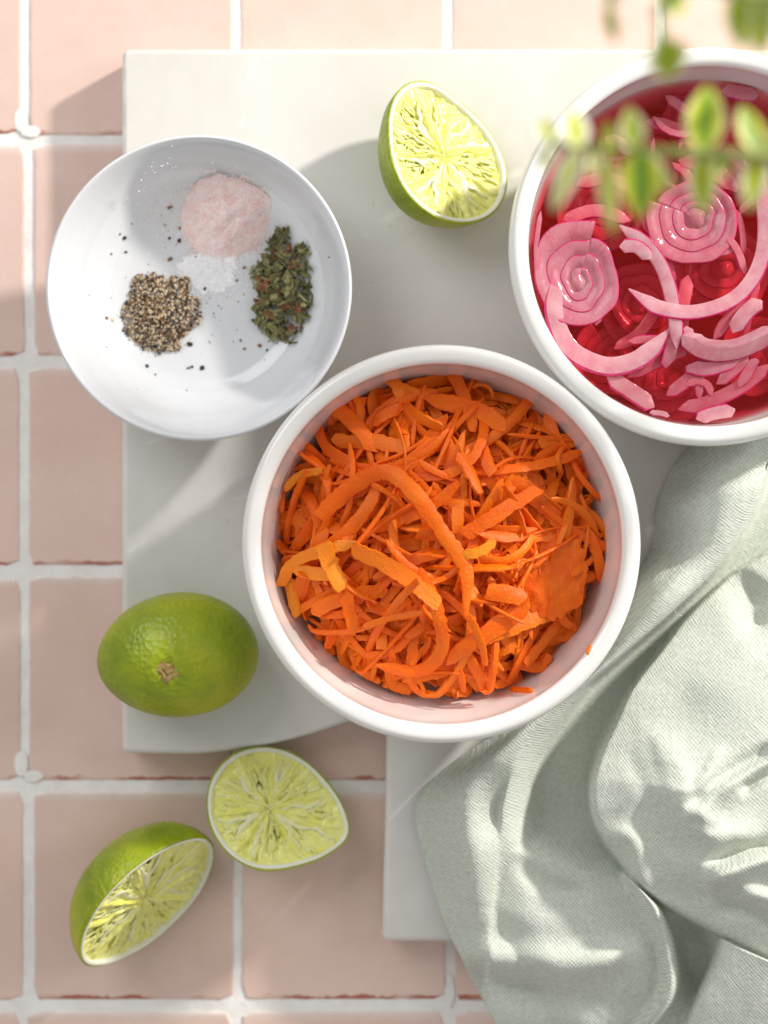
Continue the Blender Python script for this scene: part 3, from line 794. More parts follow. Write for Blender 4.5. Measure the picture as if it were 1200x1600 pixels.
for q in range(20):
    r_ = 0.056 * math.sqrt(rg.random()); a_ = rg.uniform(0, 2 * math.pi); px_ = 1104 + r_ * PXM / 0.915 * math.cos(a_); py_ = 386 + r_ * PXM / 0.915 * math.sin(a_)
    if px_ > 1260: px_ -= 200
    h_ = rg.uniform(0, 6.28); ln = rg.uniform(45, 105); bd = rg.gauss(0, 0.8); pts_ = []
    for k in range(4):
        pts_.append((px_, py_)); px_ += ln / 3 * math.cos(h_); py_ += ln / 3 * math.sin(h_); h_ += bd / 2
    if any(math.hypot(x - 1104, y - 386) > 250 for x, y in pts_): continue
    onion_arc(pts_, rg.uniform(9, 17), 'thin rosy onion sliver floating among the larger slices', rg.uniform(-0.0035, -0.0004), m=rg.choice(('onion', 'onion_pink')), skin_side=rg.choice((-1, 1)), th=0.0015)

# ================================================================== LIMES
rg = random.Random(5)
def half_outline(kind):
    def R(a):
        if kind == 'tear':      # blunt point at angle 0
            return 0.0236 * (1 + 0.27 * max(0, math.cos(a)) ** 6 + 0.07 * max(0, math.cos(a)) ** 50 + 0.03 * math.cos(2 * a + 0.6) + 0.012 * math.sin(3 * a))
        if kind == 'long':
            c, s = math.cos(a) / 0.0312, math.sin(a) / 0.0262
            return (c * c + s * s) ** -0.5 * (1 + 0.05 * max(0, math.cos(a)) ** 12 + 0.04 * max(0, -math.cos(a)) ** 12)
        c, s = math.cos(a) / 0.0285, math.sin(a) / 0.0245
        return (c * c + s * s) ** -0.5 * (1 + 0.04 * math.cos(3 * a + 0.5) - 0.07 * max(0, math.cos(a + 0.75)) ** 10)
    return R
def half_lime(px, py, zc, kind, H, spin, tilt, tilt_dir, label, seed):
    """spin turns the cut face in its plane; the face then leans by tilt towards tilt_dir (image degrees, 0 right, 90 up)"""
    R = half_outline(kind); r_ = random.Random(seed)
    root = empty('lime_half', W(px, py, zc)); tag(root, label, 'lime', 'squeezed lime halves')
    ax = Vector((-math.sin(rad(tilt_dir)), math.cos(rad(tilt_dir)), 0))
    root.rotation_mode = 'QUATERNION'
    root.rotation_quaternion = (Matrix.Rotation(rad(tilt), 3, ax) @ Matrix.Rotation(rad(spin), 3, 'Z')).to_quaternion()
    n = 120
    # skin
    v, f = [], []; m = 26
    for (ins, zz) in ((0.0009, -0.0008), (0.0008, 0.0), (0.0004, 0.0002)):
        for j in range(n):
            a = 2 * math.pi * j / n; v.append(((R(a) - ins) * math.cos(a), (R(a) - ins) * math.sin(a), zz))
    m += 3
    for i in range(m - 3):
        ph = math.pi / 2 * i / (m - 4) * 0.985
        for j in range(n):
            a = 2 * math.pi * j / n
            q = math.cos(ph) ** 0.78
            d = Vector((math.cos(a), math.sin(a), 0))
            w = 1 + 0.012 * mnoise.noise(Vector((d.x * 2, d.y * 2, ph * 3 + seed)))
            v.append((R(a) * q * d.x * w, R(a) * q * d.y * w, -H * math.sin(ph) * w))
    for i in range(m - 1):
        for j in range(n):
            k = (j + 1) % n; f.append((i * n + j, (i + 1) * n + j, (i + 1) * n + k, i * n + k))
    f.append(tuple((m - 1) * n + j for j in reversed(range(n))))
    link('skin', mesh('skin', v, f, M['skin']), root)
    # pith ring
    v, f = [], []
    sec = [(1.0, -0.0006, -0.0006), (1.0, 0.0002, -0.0007), (1.0, 0.0003, -0.0010), (1.0, 0.0002, -0.0018), (1.0, -0.0004, -0.0022), (1.0, -0.0040, -0.0027)]
    for j in range(n):
        a = 2 * math.pi * j / n
        wv = 0.00035 * mnoise.noise(Vector((math.cos(a) * 3, math.sin(a) * 3, seed)))
        for k, (s, z, g) in enumerate(sec):
            rr = R(a) + g + (wv if k > 1 else 0); v.append((rr * math.cos(a), rr * math.sin(a), z + (wv * 0.4 if k else 0)))
    K = len(sec)
    for j in range(n):
        j2 = (j + 1) % n
        for k in range(K - 1): f.append((j * K + k, j2 * K + k, j2 * K + k + 1, j * K + k + 1))
    link('pith', mesh('pith', v, f, M['pith']), root)
    # pulp floor: squeezed segments
    ns = 10; step = 2 * math.pi / ns
    bnd = [k * step + r_.uniform(-0.13, 0.13) for k in range(ns)]
    depth = [r_.choice((0.0004, 0.0010, 0.0028, 0.0048)) for _ in range(ns)]
    hole = [r_.uniform(0.25, 0.7) for _ in range(ns)]
    n2, m2 = 240, 34; v, f = [], []
    for i in range(m2):
        s = (i + 0.15) / (m2 - 1 + 0.15)
        for j in range(n2):
            a = 2 * math.pi * j / n2
            rr = (R(a) - 0.0020) * s
            aw = (a + 0.12 * mnoise.noise(Vector((s * 3, seed, a)))) % (2 * math.pi)
            best = min(range(ns), key=lambda k: abs((aw - bnd[k] + math.pi) % (2 * math.pi) - math.pi))
            db_ = abs((aw - bnd[best] + math.pi) % (2 * math.pi) - math.pi)
            # which segment
            seg = max(range(ns), key=lambda k: (-1 if bnd[k] > aw else bnd[k])) if aw >= min(bnd) else ns - 1
            lat = min(1, db_ / (step * 0.5))
            ridge = math.exp(-(db_ * rr / 0.0009) ** 2)
            x, y = rr * math.cos(a), rr * math.sin(a)
            streak = mnoise.noise(Vector((a * 9, s * 2.2, seed))) * 0.0008 + mnoise.noise(Vector((a * 24, s * 3.5, seed + 4))) * 0.0006
            pocket = depth[seg] * min(1, lat * 1.3) ** 1.5 * math.exp(-((s - hole[seg]) / (0.24 if depth[seg] > 0.002 else 0.35)) ** 2)
            z = -0.0016 - pocket + ridge * 0.0012 + streak * min(1, s * 3) + 0.0007 * mnoise.noise(Vector((x * 420, y * 420, seed)))
            z -= 0.0025 * math.exp(-(s / 0.09) ** 2)
            if s > 0.93: z = z * (1 - (s - 0.93) / 0.07 * 0.6) + (-0.0012) * (s - 0.93) / 0.07 * 0.6
            v.append((x, y, z))
    for i in range(m2 - 1):
        for j in range(n2):
            k = (j + 1) % n2; f.append((i * n2 + j, (i + 1) * n2 + j, (i + 1) * n2 + k, i * n2 + k))
    f.append(tuple(range(n2)))
    f = [tuple(reversed(q)) if len(q) == n2 else q for q in f]
    link('pulp', mesh('pulp', v, f, M['pulp']), root)
    # collapsed membranes, one per wall
    for k in range(ns):
        a0 = bnd[k]; lean = r_.choice((-1, 1)) * r_.uniform(0.0016, 0.0050)
        q = 18; v, f = [], []
        ph = r_.uniform(0, 60); s0, s1 = r_.uniform(0.10, 0.2), r_.uniform(0.86, 0.97)
        for i in range(q):
            t = i / (q - 1); s = s0 + (s1 - s0) * t
            a = a0 + 0.22 * mnoise.noise(Vector((t * 2.2, ph, 0)))
            rr = (R(a0) - 0.0019) * s
            d = Vector((math.cos(a), math.sin(a), 0)); side = Vector((-d.y, d.x, 0))
            b = d * rr; wv = 0.5 + 0.5 * math.sin(t * math.pi) + 0.5 * mnoise.noise(Vector((t * 6, ph, 5)))
            for (u, zz) in ((0, -0.0042), (0.35, -0.0017), (0.75, -0.0010), (1.0, -0.0014), (0.9, -0.0019), (0.4, -0.0030)):
                v.append(b + side * (lean * u * wv) + Vector((0, 0, zz + 0.0006 * mnoise.noise(Vector((t * 7, u, ph))))))
        for i in range(q - 1):
            for c in range(6):
                c2 = (c + 1) % 6; f.append((i * 6 + c, (i + 1) * 6 + c, (i + 1) * 6 + c2, i * 6 + c2))
        f.append(tuple(range(6))); f.append(tuple(reversed(range((q - 1) * 6, q * 6))))
        link('membrane', mesh('membrane', v, f, M['membrane']), root)
    # torn juice sacs, too small to pick apart
    v, f = [], []
    for k in range(420):
        a = r_.uniform(0, 2 * math.pi); s = 0.14 + 0.80 * r_.random() ** 0.7; rr = (R(a) - 0.003) * s
        L = r_.uniform(0.003, 0.010); w = r_.uniform(0.0005, 0.0014)
        da = r_.gauss(0, 0.16); d = Vector((math.cos(a + da), math.sin(a + da), r_.uniform(-0.15, 0.25))).normalized()
        p0 = Vector((rr * math.cos(a), rr * math.sin(a), -0.0022 + r_.uniform(-0.0007, 0.0006))) - d * L * 0.5
        side = d.cross(Vector((0, 0, 1))).normalized(); up = side.cross(d); b = len(v)
        bend = r_.gauss(0, 0.0012)
        for i, (t, ww) in enumerate(((0, 0.15), (0.25, 0.7), (0.6, 1.0), (0.85, 0.8), (1.0, 0.2))):
            c = p0 + d * L * t + side * bend * math.sin(t * math.pi)
            if math.hypot(c.x, c.y) > R(math.atan2(c.y, c.x)) - 0.0030: 
                sc_ = (R(math.atan2(c.y, c.x)) - 0.0030) / math.hypot(c.x, c.y); c.x *= sc_; c.y *= sc_
            for g in range(5):
                an = 2 * math.pi * g / 5; v.append(c + (side * math.cos(an) + up * math.sin(an) * 0.55) * w * ww)
        for i in range(4):
            for g in range(5):
                g2 = (g + 1) % 5; f.append((b + i * 5 + g, b + (i + 1) * 5 + g, b + (i + 1) * 5 + g2, b + i * 5 + g2))
    o = link('juice_sacs', mesh('juice_sacs', v, f, M['sacs']), root); o['kind'] = 'stuff'
    return root
half_lime(697, 241, BT + 0.0240, 'egg', 0.0235, 118, 33, 25, 'squeezed lime half on the marble beside the onion bowl', 3)
half_lime(420, 1262, 0.0225, 'tear', 0.0215, -19, 15, 62, 'squeezed lime half facing up with a pointed tip at its lower right', 7)
half_lime(231, 1410, 0.0262, 'long', 0.0245, 45, 57, -42, 'squeezed lime half tipped on its side on the pink tiles', 9)

def whole_lime():
    zc = BT + 0.0213
    root = empty('whole_lime', W(281, 1022, zc)); tag(root, 'whole green lime with its brown stem scar facing up', 'lime')
    root.rotation_euler = (0, 0, rad(4))
    n, m = 128, 64; v, f = [], []
    A, Bx, Cz = S(124, zc), S(97, zc), 0.0212
    st = Vector((-0.0022, -0.0035)); 
    for i in range(m + 1):
        th = math.pi * i / m
        for j in range(n):
            a = 2 * math.pi * j / n
            d = Vector((math.sin(th) * math.cos(a), math.sin(th) * math.sin(a), math.cos(th)))
            k = 1 + 0.05 * max(0, -d.x * 0.97 - d.y * 0.22) ** 10 - 0.015 * d.y + 0.02 * mnoise.noise(d * 1.3)
            p = Vector((d.x * A * k, d.y * Bx * k, d.z * Cz * k))
            if d.z > 0:
                e = math.hypot(p.x - st.x, p.y - st.y)
                p.z -= 0.0017 * math.exp(-(e / 0.0035) ** 2)
                an = math.atan2(p.y - st.y, p.x - st.x)
                p.z += 0.00075 * mnoise.noise(Vector((math.cos(an) * 4.5, math.sin(an) * 4.5, e * 190))) * math.exp(-(e / 0.010) ** 2) * min(1, e / 0.002)
                p.z += 0.0004 * mnoise.noise(p * 420) * math.exp(-(((p - Vector((-0.011, -0.014, p.z))).length) / 0.009) ** 2)
            v.append(p)
    for i in range(m):
        for j in range(n):
            k = (j + 1) % n; f.append((i * n + j, (i + 1) * n + j, (i + 1) * n + k, i * n + k))
    link('skin', mesh('skin', v, f, M['skin']), root)
    # stem scar: five-sided button with a ring
    v, f = [], []; n = 10
    for (s, z) in ((1.0, -0.0007), (1.0, 0.0002), (0.72, 0.0006), (0.5, 0.0001), (0.3, 0.0006)):
        for j in range(n):
            a = 2 * math.pi * j / n; r = S(20, zc) * s * (1.12 if j % 2 else 0.86) * (1 + 0.1 * math.sin(3 * a))
            v.append((r * math.cos(a), r * math.sin(a), z))
    for i in range(4):
        for j in range(n):
            k = (j + 1) % n; f.append((i * n + j, i * n + k, (i + 1) * n + k, (i + 1) * n + j))
    f.append(tuple(range(4 * n, 5 * n)))
    link('stem_scar', mesh('stem_scar', v, f, M['stem'], False), root, (st.x, st.y, Cz * 0.985 - 0.0012))
whole_lime()

# ================================================================== SPICES
rg = random.Random(77)
def dish_z(x, y):
    r = math.hypot(x - db.x, y - db.y); inner = dish_prof[len(dish_prof) * 11 // 20:]
    return db.z + float(np.interp(r, [q[0] for q in reversed(inner)], [q[1] for q in reversed(inner)]))
ICO = [(0, 0, 1), (0.894, 0, 0.447), (0.276, 0.851, 0.447), (-0.724, 0.526, 0.447), (-0.724, -0.526, 0.447), (0.276, -0.851, 0.447),
       (0.724, 0.526, -0.447), (-0.276, 0.851, -0.447), (-0.894, 0, -0.447), (-0.276, -0.851, -0.447), (0.724, -0.526, -0.447), (0, 0, -1)]
ICF = [(0, 1, 2), (0, 2, 3), (0, 3, 4), (0, 4, 5), (0, 5, 1), (1, 6, 2), (2, 7, 3), (3, 8, 4), (4, 9, 5), (5, 10, 1), (6, 7, 2), (7, 8, 3), (8, 9, 4), (9, 10, 5), (10, 6, 1), (11, 7, 6), (11, 8, 7), (11, 9, 8), (11, 10, 9), (11, 6, 10)]
class Grains:
    def __init__(self): self.v, self.f, self.mi = [], [], []
    def add(self, p, r, m, flat=0.75, longer=1.0):
        b = len(self.v)
        q = Matrix.Rotation(rg.uniform(0, 6.3), 3, 'Z') @ Matrix.Rotation(rg.gauss(0, 0.5), 3, 'X')
        for c in ICO:
            w = rg.uniform(0.7, 1.15)
            self.v.append(p + q @ Vector((c[0] * r * w * longer, c[1] * r * w, c[2] * r * w * flat)))
        for t in ICF: self.f.append((b + t[0], b + t[1], b + t[2])); self.mi.append(m)
    def build(self, name, mats, label, cat):
        o = link(name, mesh(name, self.v, self.f, mats, False, self.mi)); return tag(o, label, cat, kind='stuff')
ZD = db.z + 0.005
def blob(cx, cy_, rx, ry, seed, p=0.5):
    a = rg.uniform(0, 2 * math.pi); s = rg.random() ** p
    k = 1 + 0.30 * mnoise.noise(Vector((math.cos(a) * 1.7, math.sin(a) * 1.7, seed))) + 0.16 * mnoise.noise(Vector((math.cos(a) * 5, math.sin(a) * 5, seed)))
    return cx + rx * k * s * math.cos(a), cy_ + ry * k * s * math.sin(a), s
g = Grains()
for i in range(2300):
    x, y, s = blob(247, 489, 60, 67, 4, 0.58)
    h = 0.0035 * (1 - s * s)
    p = W(x, y, ZD + h); p.z = max(p.z, dish_z(p.x, p.y)) + rg.uniform(-0.0004, 0.0006)
    r = rg.uniform(0.00028, 0.00062)
    g.add(p, r, rg.choices((0, 1, 2), (0.42, 0.34, 0.24))[0], 0.8, rg.uniform(0.9, 1.6))
g.build('ground_pepper', [M['pep_a'], M['pep_b'], M['pep_c']], 'coarse heap of cracked black pepper in the dish', 'pepper')
g = Grains()
spots = [(266, 324, 5), (252, 337, 2), (258, 352, 3), (281, 357, 3), (265, 372, 3), (280, 376, 4), (195, 372, 4), (188, 366, 2), (197, 394, 3), (174, 397, 2), (266, 405, 5), (320, 388, 4), (333, 400, 3), (348, 408, 3), (382, 418, 4), (370, 438, 3), (331, 428, 4), (306, 430, 2),
         (320, 451, 4), (308, 492, 3), (297, 538, 6), (316, 575, 5), (300, 573, 3), (294, 575, 3), (230, 572, 4), (166, 497, 4), (176, 500, 3), (376, 532, 2.5), (382, 545, 3), (417, 547, 2.5), (406, 540, 4), (541, 432, 2), (512, 545, 2), (514, 402, 1.5), (334, 490, 1.5), (342, 478, 1.5), (310, 505, 1.5), (243, 585, 2), (292, 610, 1.5), (340, 625, 1.2)]
for (x, y, r) in spots:
    p = W(x, y, ZD); p.z = dish_z(p.x, p.y); p2 = W(x, y, p.z); g.add(p2 + Vector((0, 0, 0.0002)), S(r) * 0.8, rg.choices((0, 1, 2), (0.2, 0.6, 0.2))[0], 0.6, 1.3)
for i in range(90):
    x, y = 310 + rg.gauss(0, 75), 450 + rg.gauss(0, 70)
    if math.hypot(x - 311, y - 450) > 190: continue
    p = W(x, y, ZD); p.z = dish_z(p.x, p.y); p2 = W(x, y, p.z); g.add(p2, S(rg.uniform(0.7, 1.6)), rg.choices((0, 1, 2), (0.3, 0.4, 0.3))[0], 0.6)
g.build('pepper_specks', [M['pep_a'], M['pep_b'], M['pep_c']], 'stray pepper specks scattered over the white dish', 'pepper')
# pink salt: solid mound and grains over it
def salt_h(x, y):
    dx, dy = (x - 352) / 74, (y - 340) / 66
    a = math.atan2(dy, dx); r = math.hypot(dx, dy) / (1 + 0.13 * (mnoise.noise(Vector((math.cos(a) * 1.3, math.sin(a) * 1.3, 8))) + 0.5 * mnoise.noise(Vector((math.cos(a) * 4, math.sin(a) * 4, 3)))))
    return 0.0066 * max(0.0, 1 - r ** 1.8) ** 1.35 * (1 + 0.25 * mnoise.noise(Vector((x * 0.05, y * 0.05, 2)))), r
v, f = [], []; na, nr = 90, 26
for i in range(nr + 1):
    for j in range(na):
        a = 2 * math.pi * j / na; s = i / nr
        k = 1 + 0.13 * (mnoise.noise(Vector((math.cos(a) * 1.3, math.sin(a) * 1.3, 8))) + 0.5 * mnoise.noise(Vector((math.cos(a) * 4, math.sin(a) * 4, 3))))
        x, y = 352 + 74 * k * s * math.cos(a), 340 + 66 * k * s * math.sin(a)
        h, _ = salt_h(x, y); p0 = W(x, y, ZD); z = dish_z(p0.x, p0.y) + h + 0.00025 * mnoise.noise(Vector((x * 0.6, y * 0.6, 0))) - (0.0006 if i == nr else 0)
        v.append(W(x, y, z))
for i in range(nr):
    for j in range(na):
        k = (j + 1) % na; f.append((i * na + j, i * na + k, (i + 1) * na + k, (i + 1) * na + j))
f.append(tuple(range(na)))
g = Grains(); g.v, g.f, g.mi = v, f, [0] * len(f)
for i in range(2600):
    x, y, s = blob(352, 340, 76, 68, 8, 0.5); h, r = salt_h(x, y); p0 = W(x, y, ZD)
    g.add(W(x, y, dish_z(p0.x, p0.y) + h + 0.0001), rg.uniform(0.00018, 0.00034), rg.choices((0, 1), (0.8, 0.2))[0], 0.9)
for i in range(1100):
    x, y = rg.choice(((290, 335), (340, 395), (352, 345), (300, 320)));  x += rg.gauss(0, 34); y += rg.gauss(0, 30)
    p0 = W(x, y, ZD); g.add(W(x, y, dish_z(p0.x, p0.y) + 0.0001), rg.uniform(0.0002, 0.00035), rg.choices((0, 1), (0.6, 0.4))[0], 0.9)
for p_ in range(len(g.f)): pass
o = g.build('pink_salt', [M['salt'], M['white_salt']], 'smooth mound of fine pink salt in the dish', 'salt')
g = Grains()
wv_, wf_ = [], []
for i in range(13):
    for j in range(60):
        a = 2 * math.pi * j / 60; k = 1 + 0.35 * mnoise.noise(Vector((math.cos(a) * 2, math.sin(a) * 2, 21))) + 0.22 * mnoise.noise(Vector((math.cos(a) * 6, math.sin(a) * 6, 4)))
        x, y = 326 + 52 * k * i / 12 * math.cos(a), 424 + 40 * k * i / 12 * math.sin(a); p0 = W(x, y, ZD)
        hh = 0.0009 * (1 - (i / 12) ** 1.5) + 0.00035 * mnoise.noise(Vector((x * 0.25, y * 0.25, 6))) - 0.00030 * (i / 12) ** 2
        wv_.append(W(x, y, dish_z(p0.x, p0.y) + hh))
for i in range(12):
    for j in range(60):
        k = (j + 1) % 60; wf_.append((i * 60 + j, i * 60 + k, (i + 1) * 60 + k, (i + 1) * 60 + j))
wf_.append(tuple(range(60)))
g.v, g.f, g.mi = wv_, wf_, [0] * len(wf_)
for i in range(1500):
    x, y = 325 + rg.gauss(0, 32), 425 + rg.gauss(0, 28)
    if y > 480 and rg.random() < 0.7: continue
    p0 = W(x, y, ZD); h = 0.0011 * math.exp(-(((x - 328) / 45) ** 2 + ((y - 424) / 34) ** 2))
    g.add(W(x, y, dish_z(p0.x, p0.y) + h), rg.uniform(0.00014, 0.00032), 0, 0.5)
g.build('white_salt', [M['white_salt']], 'thin scatter of white salt between the pepper and pink salt', 'salt')
# dried herbs
hb = tag(empty('dried_herb_heap', W(440, 450, ZD)), 'heap of dried green herb flakes beside the pink salt', 'herbs')
hl = W(440, 450, ZD)
def flake(p, L, w, m, parent, name='herb_flake'):
    n = 7; v = []; cup = rg.gauss(0, 0.35)
    q = Matrix.Rotation(rg.uniform(0, 6.3), 3, 'Z') @ Matrix.Rotation(rg.gauss(0, 0.45), 3, 'X') @ Matrix.Rotation(rg.gauss(0, 0.4), 3, 'Y')
    rim = []
    for j in range(n):
        a = 2 * math.pi * j / n; k = rg.uniform(0.75, 1.1)
        rim.append(Vector((L / 2 * k * math.cos(a), w / 2 * k * math.sin(a), cup * w * abs(math.sin(a)) * 0.5)))
    th = 0.00018
    v = [Vector((0, 0, th))] + [r_ + Vector((0, 0, th)) for r_ in rim] + [Vector((0, 0, -th))] + [r_ - Vector((0, 0, th)) for r_ in rim]
    f = []
    for j in range(n):
        k = (j + 1) % n; f += [(0, 1 + j, 1 + k), (n + 1, n + 2 + k, n + 2 + j), (1 + j, n + 2 + j, n + 2 + k, 1 + k)]
    return [p + q @ c for c in v], f
bv, bf = [], []
for i in range(260):      # crumbs below
    x, y, s = blob(440, 452, 44, 80, 12, 0.55); p = W(x, y, ZD + 0.002 * (1 - s * s) + 0.0003); p.z = max(p.z, dish_z(p.x, p.y) + 0.0004)
    v, f = flake(p, rg.uniform(0.0012, 0.003), rg.uniform(0.0008, 0.0018), 0, None)
    b = len(bv); bv += [c - hl for c in v]; bf += [tuple(k + b for k in q) for q in f]
o = link('herb_crumbs', mesh('herb_crumbs', bv, bf, M['herb_a'], False), hb); o['kind'] = 'stuff'
for i in range(240):
    x, y, s = blob(441, 450, 46, 84, 12, 0.6)
    p = W(x, y, ZD + 0.0025); p.z = dish_z(p.x, p.y) + 0.0045 * (1 - s * s) + 0.0006 + 0.0012 * i / 240; p = W(x, y, p.z)
    kind = rg.choices(('herb_a', 'herb_b', 'herb_c'), (0.52, 0.34, 0.14))[0]
    if rg.random() < 0.32: L, w = rg.uniform(0.004, 0.0065), rg.uniform(0.0006, 0.0011)
    else: L, w = rg.uniform(0.0024, 0.0072), rg.uniform(0.0010, 0.0034)
    v, f = flake(p, L, w, kind, hb)
    c = sum(v, Vector()) / len(v)
    link('herb_flake', mesh('herb_flake', [q - c for q in v], f, M[kind], False), hb, c - hl)

# ================================================================== LINEN NAPKIN
def napkin():
    oy = [640, 700, 730, 800, 870, 900, 1000, 1100, 1150, 1200, 1240, 1270, 1320, 1370, 1440, 1540, 1600, 1720]
    ox = [1105, 1078, 1048, 1022, 1018, 985, 945, 855, 765, 692, 652, 645, 657, 670, 692, 742, 775, 850]
    nu, nv = 300, 400
    V = np.linspace(0, 1, nv)[:, None]; U = np.linspace(0, 1, nu)[None, :]
    PY = 640 + V * (1720 - 640) + 0 * U
    left = np.interp(PY[:, :1], oy, ox)
    ker = np.exp(-np.linspace(-2, 2, 41) ** 2); ker /= ker.sum()
    left = np.convolve(np.pad(left[:, 0], 20, mode='edge'), ker, 'valid')[:, None]
    PX = left + (1360 - left) * (U ** 1.0)
    def pdist(pts):
        """distance to a polyline, signed: + to its right when walking along it (image y down)"""
        best = np.full(PX.shape, 1e9); sg = np.ones(PX.shape); tt = np.zeros(PX.shape)
        L = np.cumsum([0] + [math.dist(a, b) for a, b in zip(pts, pts[1:])])
        for i, ((x0, y0), (x1, y1)) in enumerate(zip(pts, pts[1:])):
            dx, dy = x1 - x0, y1 - y0; l2 = dx * dx + dy * dy
            t = np.clip(((PX - x0) * dx + (PY - y0) * dy) / l2, 0, 1)
            ex, ey = PX - (x0 + t * dx), PY - (y0 + t * dy); d = np.hypot(ex, ey)
            m = d < best; best[m] = d[m]; sg[m] = np.sign(dx * ey - dy * ex)[m]; tt[m] = ((L[i] + t * math.sqrt(l2)) / L[-1])[m]
        return best * np.where(sg == 0, 1, sg), tt
    def sp(pts, n=60): return [(p.x, p.y) for p in catmull([(x, y, 0) for x, y in pts], n)]
    ss = lambda x: np.clip(x, 0, 1) ** 2 * (3 - 2 * np.clip(x, 0, 1))
    gauss = lambda x: np.exp(-x * x)
    # support: board under the upper part, tiles below
    floor = 0.0195 - 0.016 * ss((PY - 1462) / 260)
    dO = (PX - left) * 0.75                                     # distance in from the left edge
    # A: crest of the left fold, walking down the picture; + is left of it (image)
    A, tA = pdist(sp([(1290, 590), (1205, 700), (1172, 790), (1112, 880), (1042, 950), (960, 1022), (880, 1092), (812, 1172), (782, 1250), (778, 1330), (770, 1420)]))
    hA = np.interp(tA, [0, 0.15, 0.35, 0.6, 0.78, 0.88, 1.0], [0.046, 0.047, 0.046, 0.042, 0.036, 0.025, 0.015])
    r = np.clip(A / np.maximum(A + dO, 1), 0, 1)
    zL = 0.0015 + hA * (1 - r ** 2.8) * (0.86 + 0.14 * (1 - np.exp(-np.maximum(A, 0) / 26)))
    fallA = np.interp(tA, [0, 0.6, 0.8, 1.0], [8, 9, 34, 80])
    val = 0.0010 + 0.012 * ss((PY - 1262 - (PX - 790) * 0.35) / 75)
    zR = val + (hA * 0.86 - val) * gauss(np.minimum(A, 0) / fallA)
    zA = np.where(A > 0, zL, np.maximum(zR, 0))
    # broad lower left drape
    zE = 0.0015 + 0.0175 * ss(dO / 110) * ss((PY - 1250 - (PX - 790) * 0.35) / 80)
    z = np.maximum(zA, zE)
    # soft lumps on the drape
    def lump(cx, cy_, rx, ry, rot, h):
        c, s = math.cos(rot), math.sin(rot); dx, dy = PX - cx, PY - cy_
        return h * np.exp(-((dx * c + dy * s) / rx) ** 2 - ((-dx * s + dy * c) / ry) ** 2)
    z += lump(800, 1500, 120, 26, 0.05, 0.006) + lump(950, 1500, 60, 22, -0.3, 0.005) + lump(735, 1330, 34, 110, -0.15, 0.005)
    z -= lump(840, 1560, 120, 22, 0.1, 0.003)
    z += lump(700, 1490, 26, 90, -0.35, 0.004)
    # dents in the left fold's flank (dark hollows at the top and above the corner)
    z -= np.where(A > 0, 1, 0) * (lump(1065, 840, 34, 46, 0.4, 0.011) + lump(1075, 745, 24, 30, 0.2, 0.008) + lump(770, 1262, 26, 50, 0.2, 0.006) + lump(1165, 735, 50, 14, -0.4, 0.006))
    # B: right hand mass, its edge walked down the picture; inside is image right
    B, tB = pdist(sp([(1330, 780), (1205, 868), (1150, 905), (1085, 965), (1040, 1020), (985, 1090), (948, 1160), (931, 1225), (938, 1285), (968, 1335), (1005, 1378), (1042, 1408), (1100, 1438), (1200, 1486), (1380, 1560)], 110))
    Bi = -B                                                     # + inside
    hB = np.interp(tB, [0, 0.2, 0.4, 0.5, 0.6, 0.7, 0.8, 1.0], [0.028, 0.032, 0.040, 0.046, 0.043, 0.038, 0.038, 0.040])
    rise = np.interp(tB, [0, 0.3, 0.5, 0.65, 0.8, 1], [60, 120, 110, 60, 34, 30])
    zB = hB * (0.68 * ss((Bi + 9) / 18) + 0.32 * np.sin(np.pi / 2 * np.clip(Bi / (rise * 2.2), 0, 1)))
    inside = ss((Bi + 9) / 18)
    # folds on B
    def ridge(pts, w, h, fade=0.15, skew=1.0):
        d, t = pdist(sp(pts)); e = ss(t / fade) * ss((1 - t) / fade) if fade > 0 else 1
        return h * e * np.where(d > 0, gauss(d / w), gauss(d / (w * skew)))
    fb = ridge([(1340, 1105), (1230, 1165), (1150, 1215), (1108, 1240), (1098, 1275), (1130, 1305), (1200, 1300)], 22, 0.0045, 0.12)
    fb += ridge([(1020, 1130), (1060, 1200), (1072, 1262), (1110, 1305), (1118, 1345), (1090, 1372)], 20, 0.0022, 0.2)
    fb += ridge([(1095, 1385), (1150, 1360), (1230, 1335), (1320, 1330)], 18, 0.009, 0.15)
    fb += ridge([(1330, 960), (1230, 1040), (1150, 1100), (1080, 1150)], 70, 0.003, 0.3)
    fb -= ridge([(1062, 1268), (1086, 1252), (1130, 1215), (1220, 1160)], 12, 0.006, 0.2)
    fb -= ridge([(1075, 1275), (1100, 1290), (1130, 1300)], 10, 0.002, 0.3)
    fb -= ridge([(1092, 1352), (1125, 1340), (1180, 1325), (1260, 1318)], 12, 0.007, 0.25)
    fb -= ridge([(985, 1240), (1020, 1290), (1060, 1330), (1080, 1345)], 20, 0.002, 0.25)
    fb += ridge([(945, 1290), (985, 1310), (1010, 1360), (1030, 1400)], 14, 0.004, 0.25)
    fb -= ridge([(1190, 900), (1175, 945), (1190, 1000)], 26, 0.006, 0.3)
    fb += ridge([(1010, 1120), (1035, 1190), (1048, 1240), (1062, 1268)], 10, 0.0008, 0.3)
    fb -= ridge([(975, 1160), (1000, 1220), (1030, 1270), (1060, 1290)], 14, 0.0012, 0.3)
    fb += ridge([(1130, 1160), (1105, 1210), (1085, 1245)], 10, 0.0015, 0.3)
    fb -= ridge([(1150, 1240), (1190, 1215), (1260, 1190)], 9, 0.006, 0.2)
    fb += ridge([(1140, 1395), (1190, 1400), (1260, 1430)], 14, 0.004, 0.3)
    fb -= ridge([(1110, 1410), (1170, 1425), (1230, 1455)], 9, 0.004, 0.25)
    fb += ridge([(1200, 1000), (1130, 1060), (1060, 1090)], 26, 0.0015, 0.3)
    z += ridge([(700, 1380), (760, 1420), (840, 1440), (930, 1430)], 26, 0.0015, 0.3)
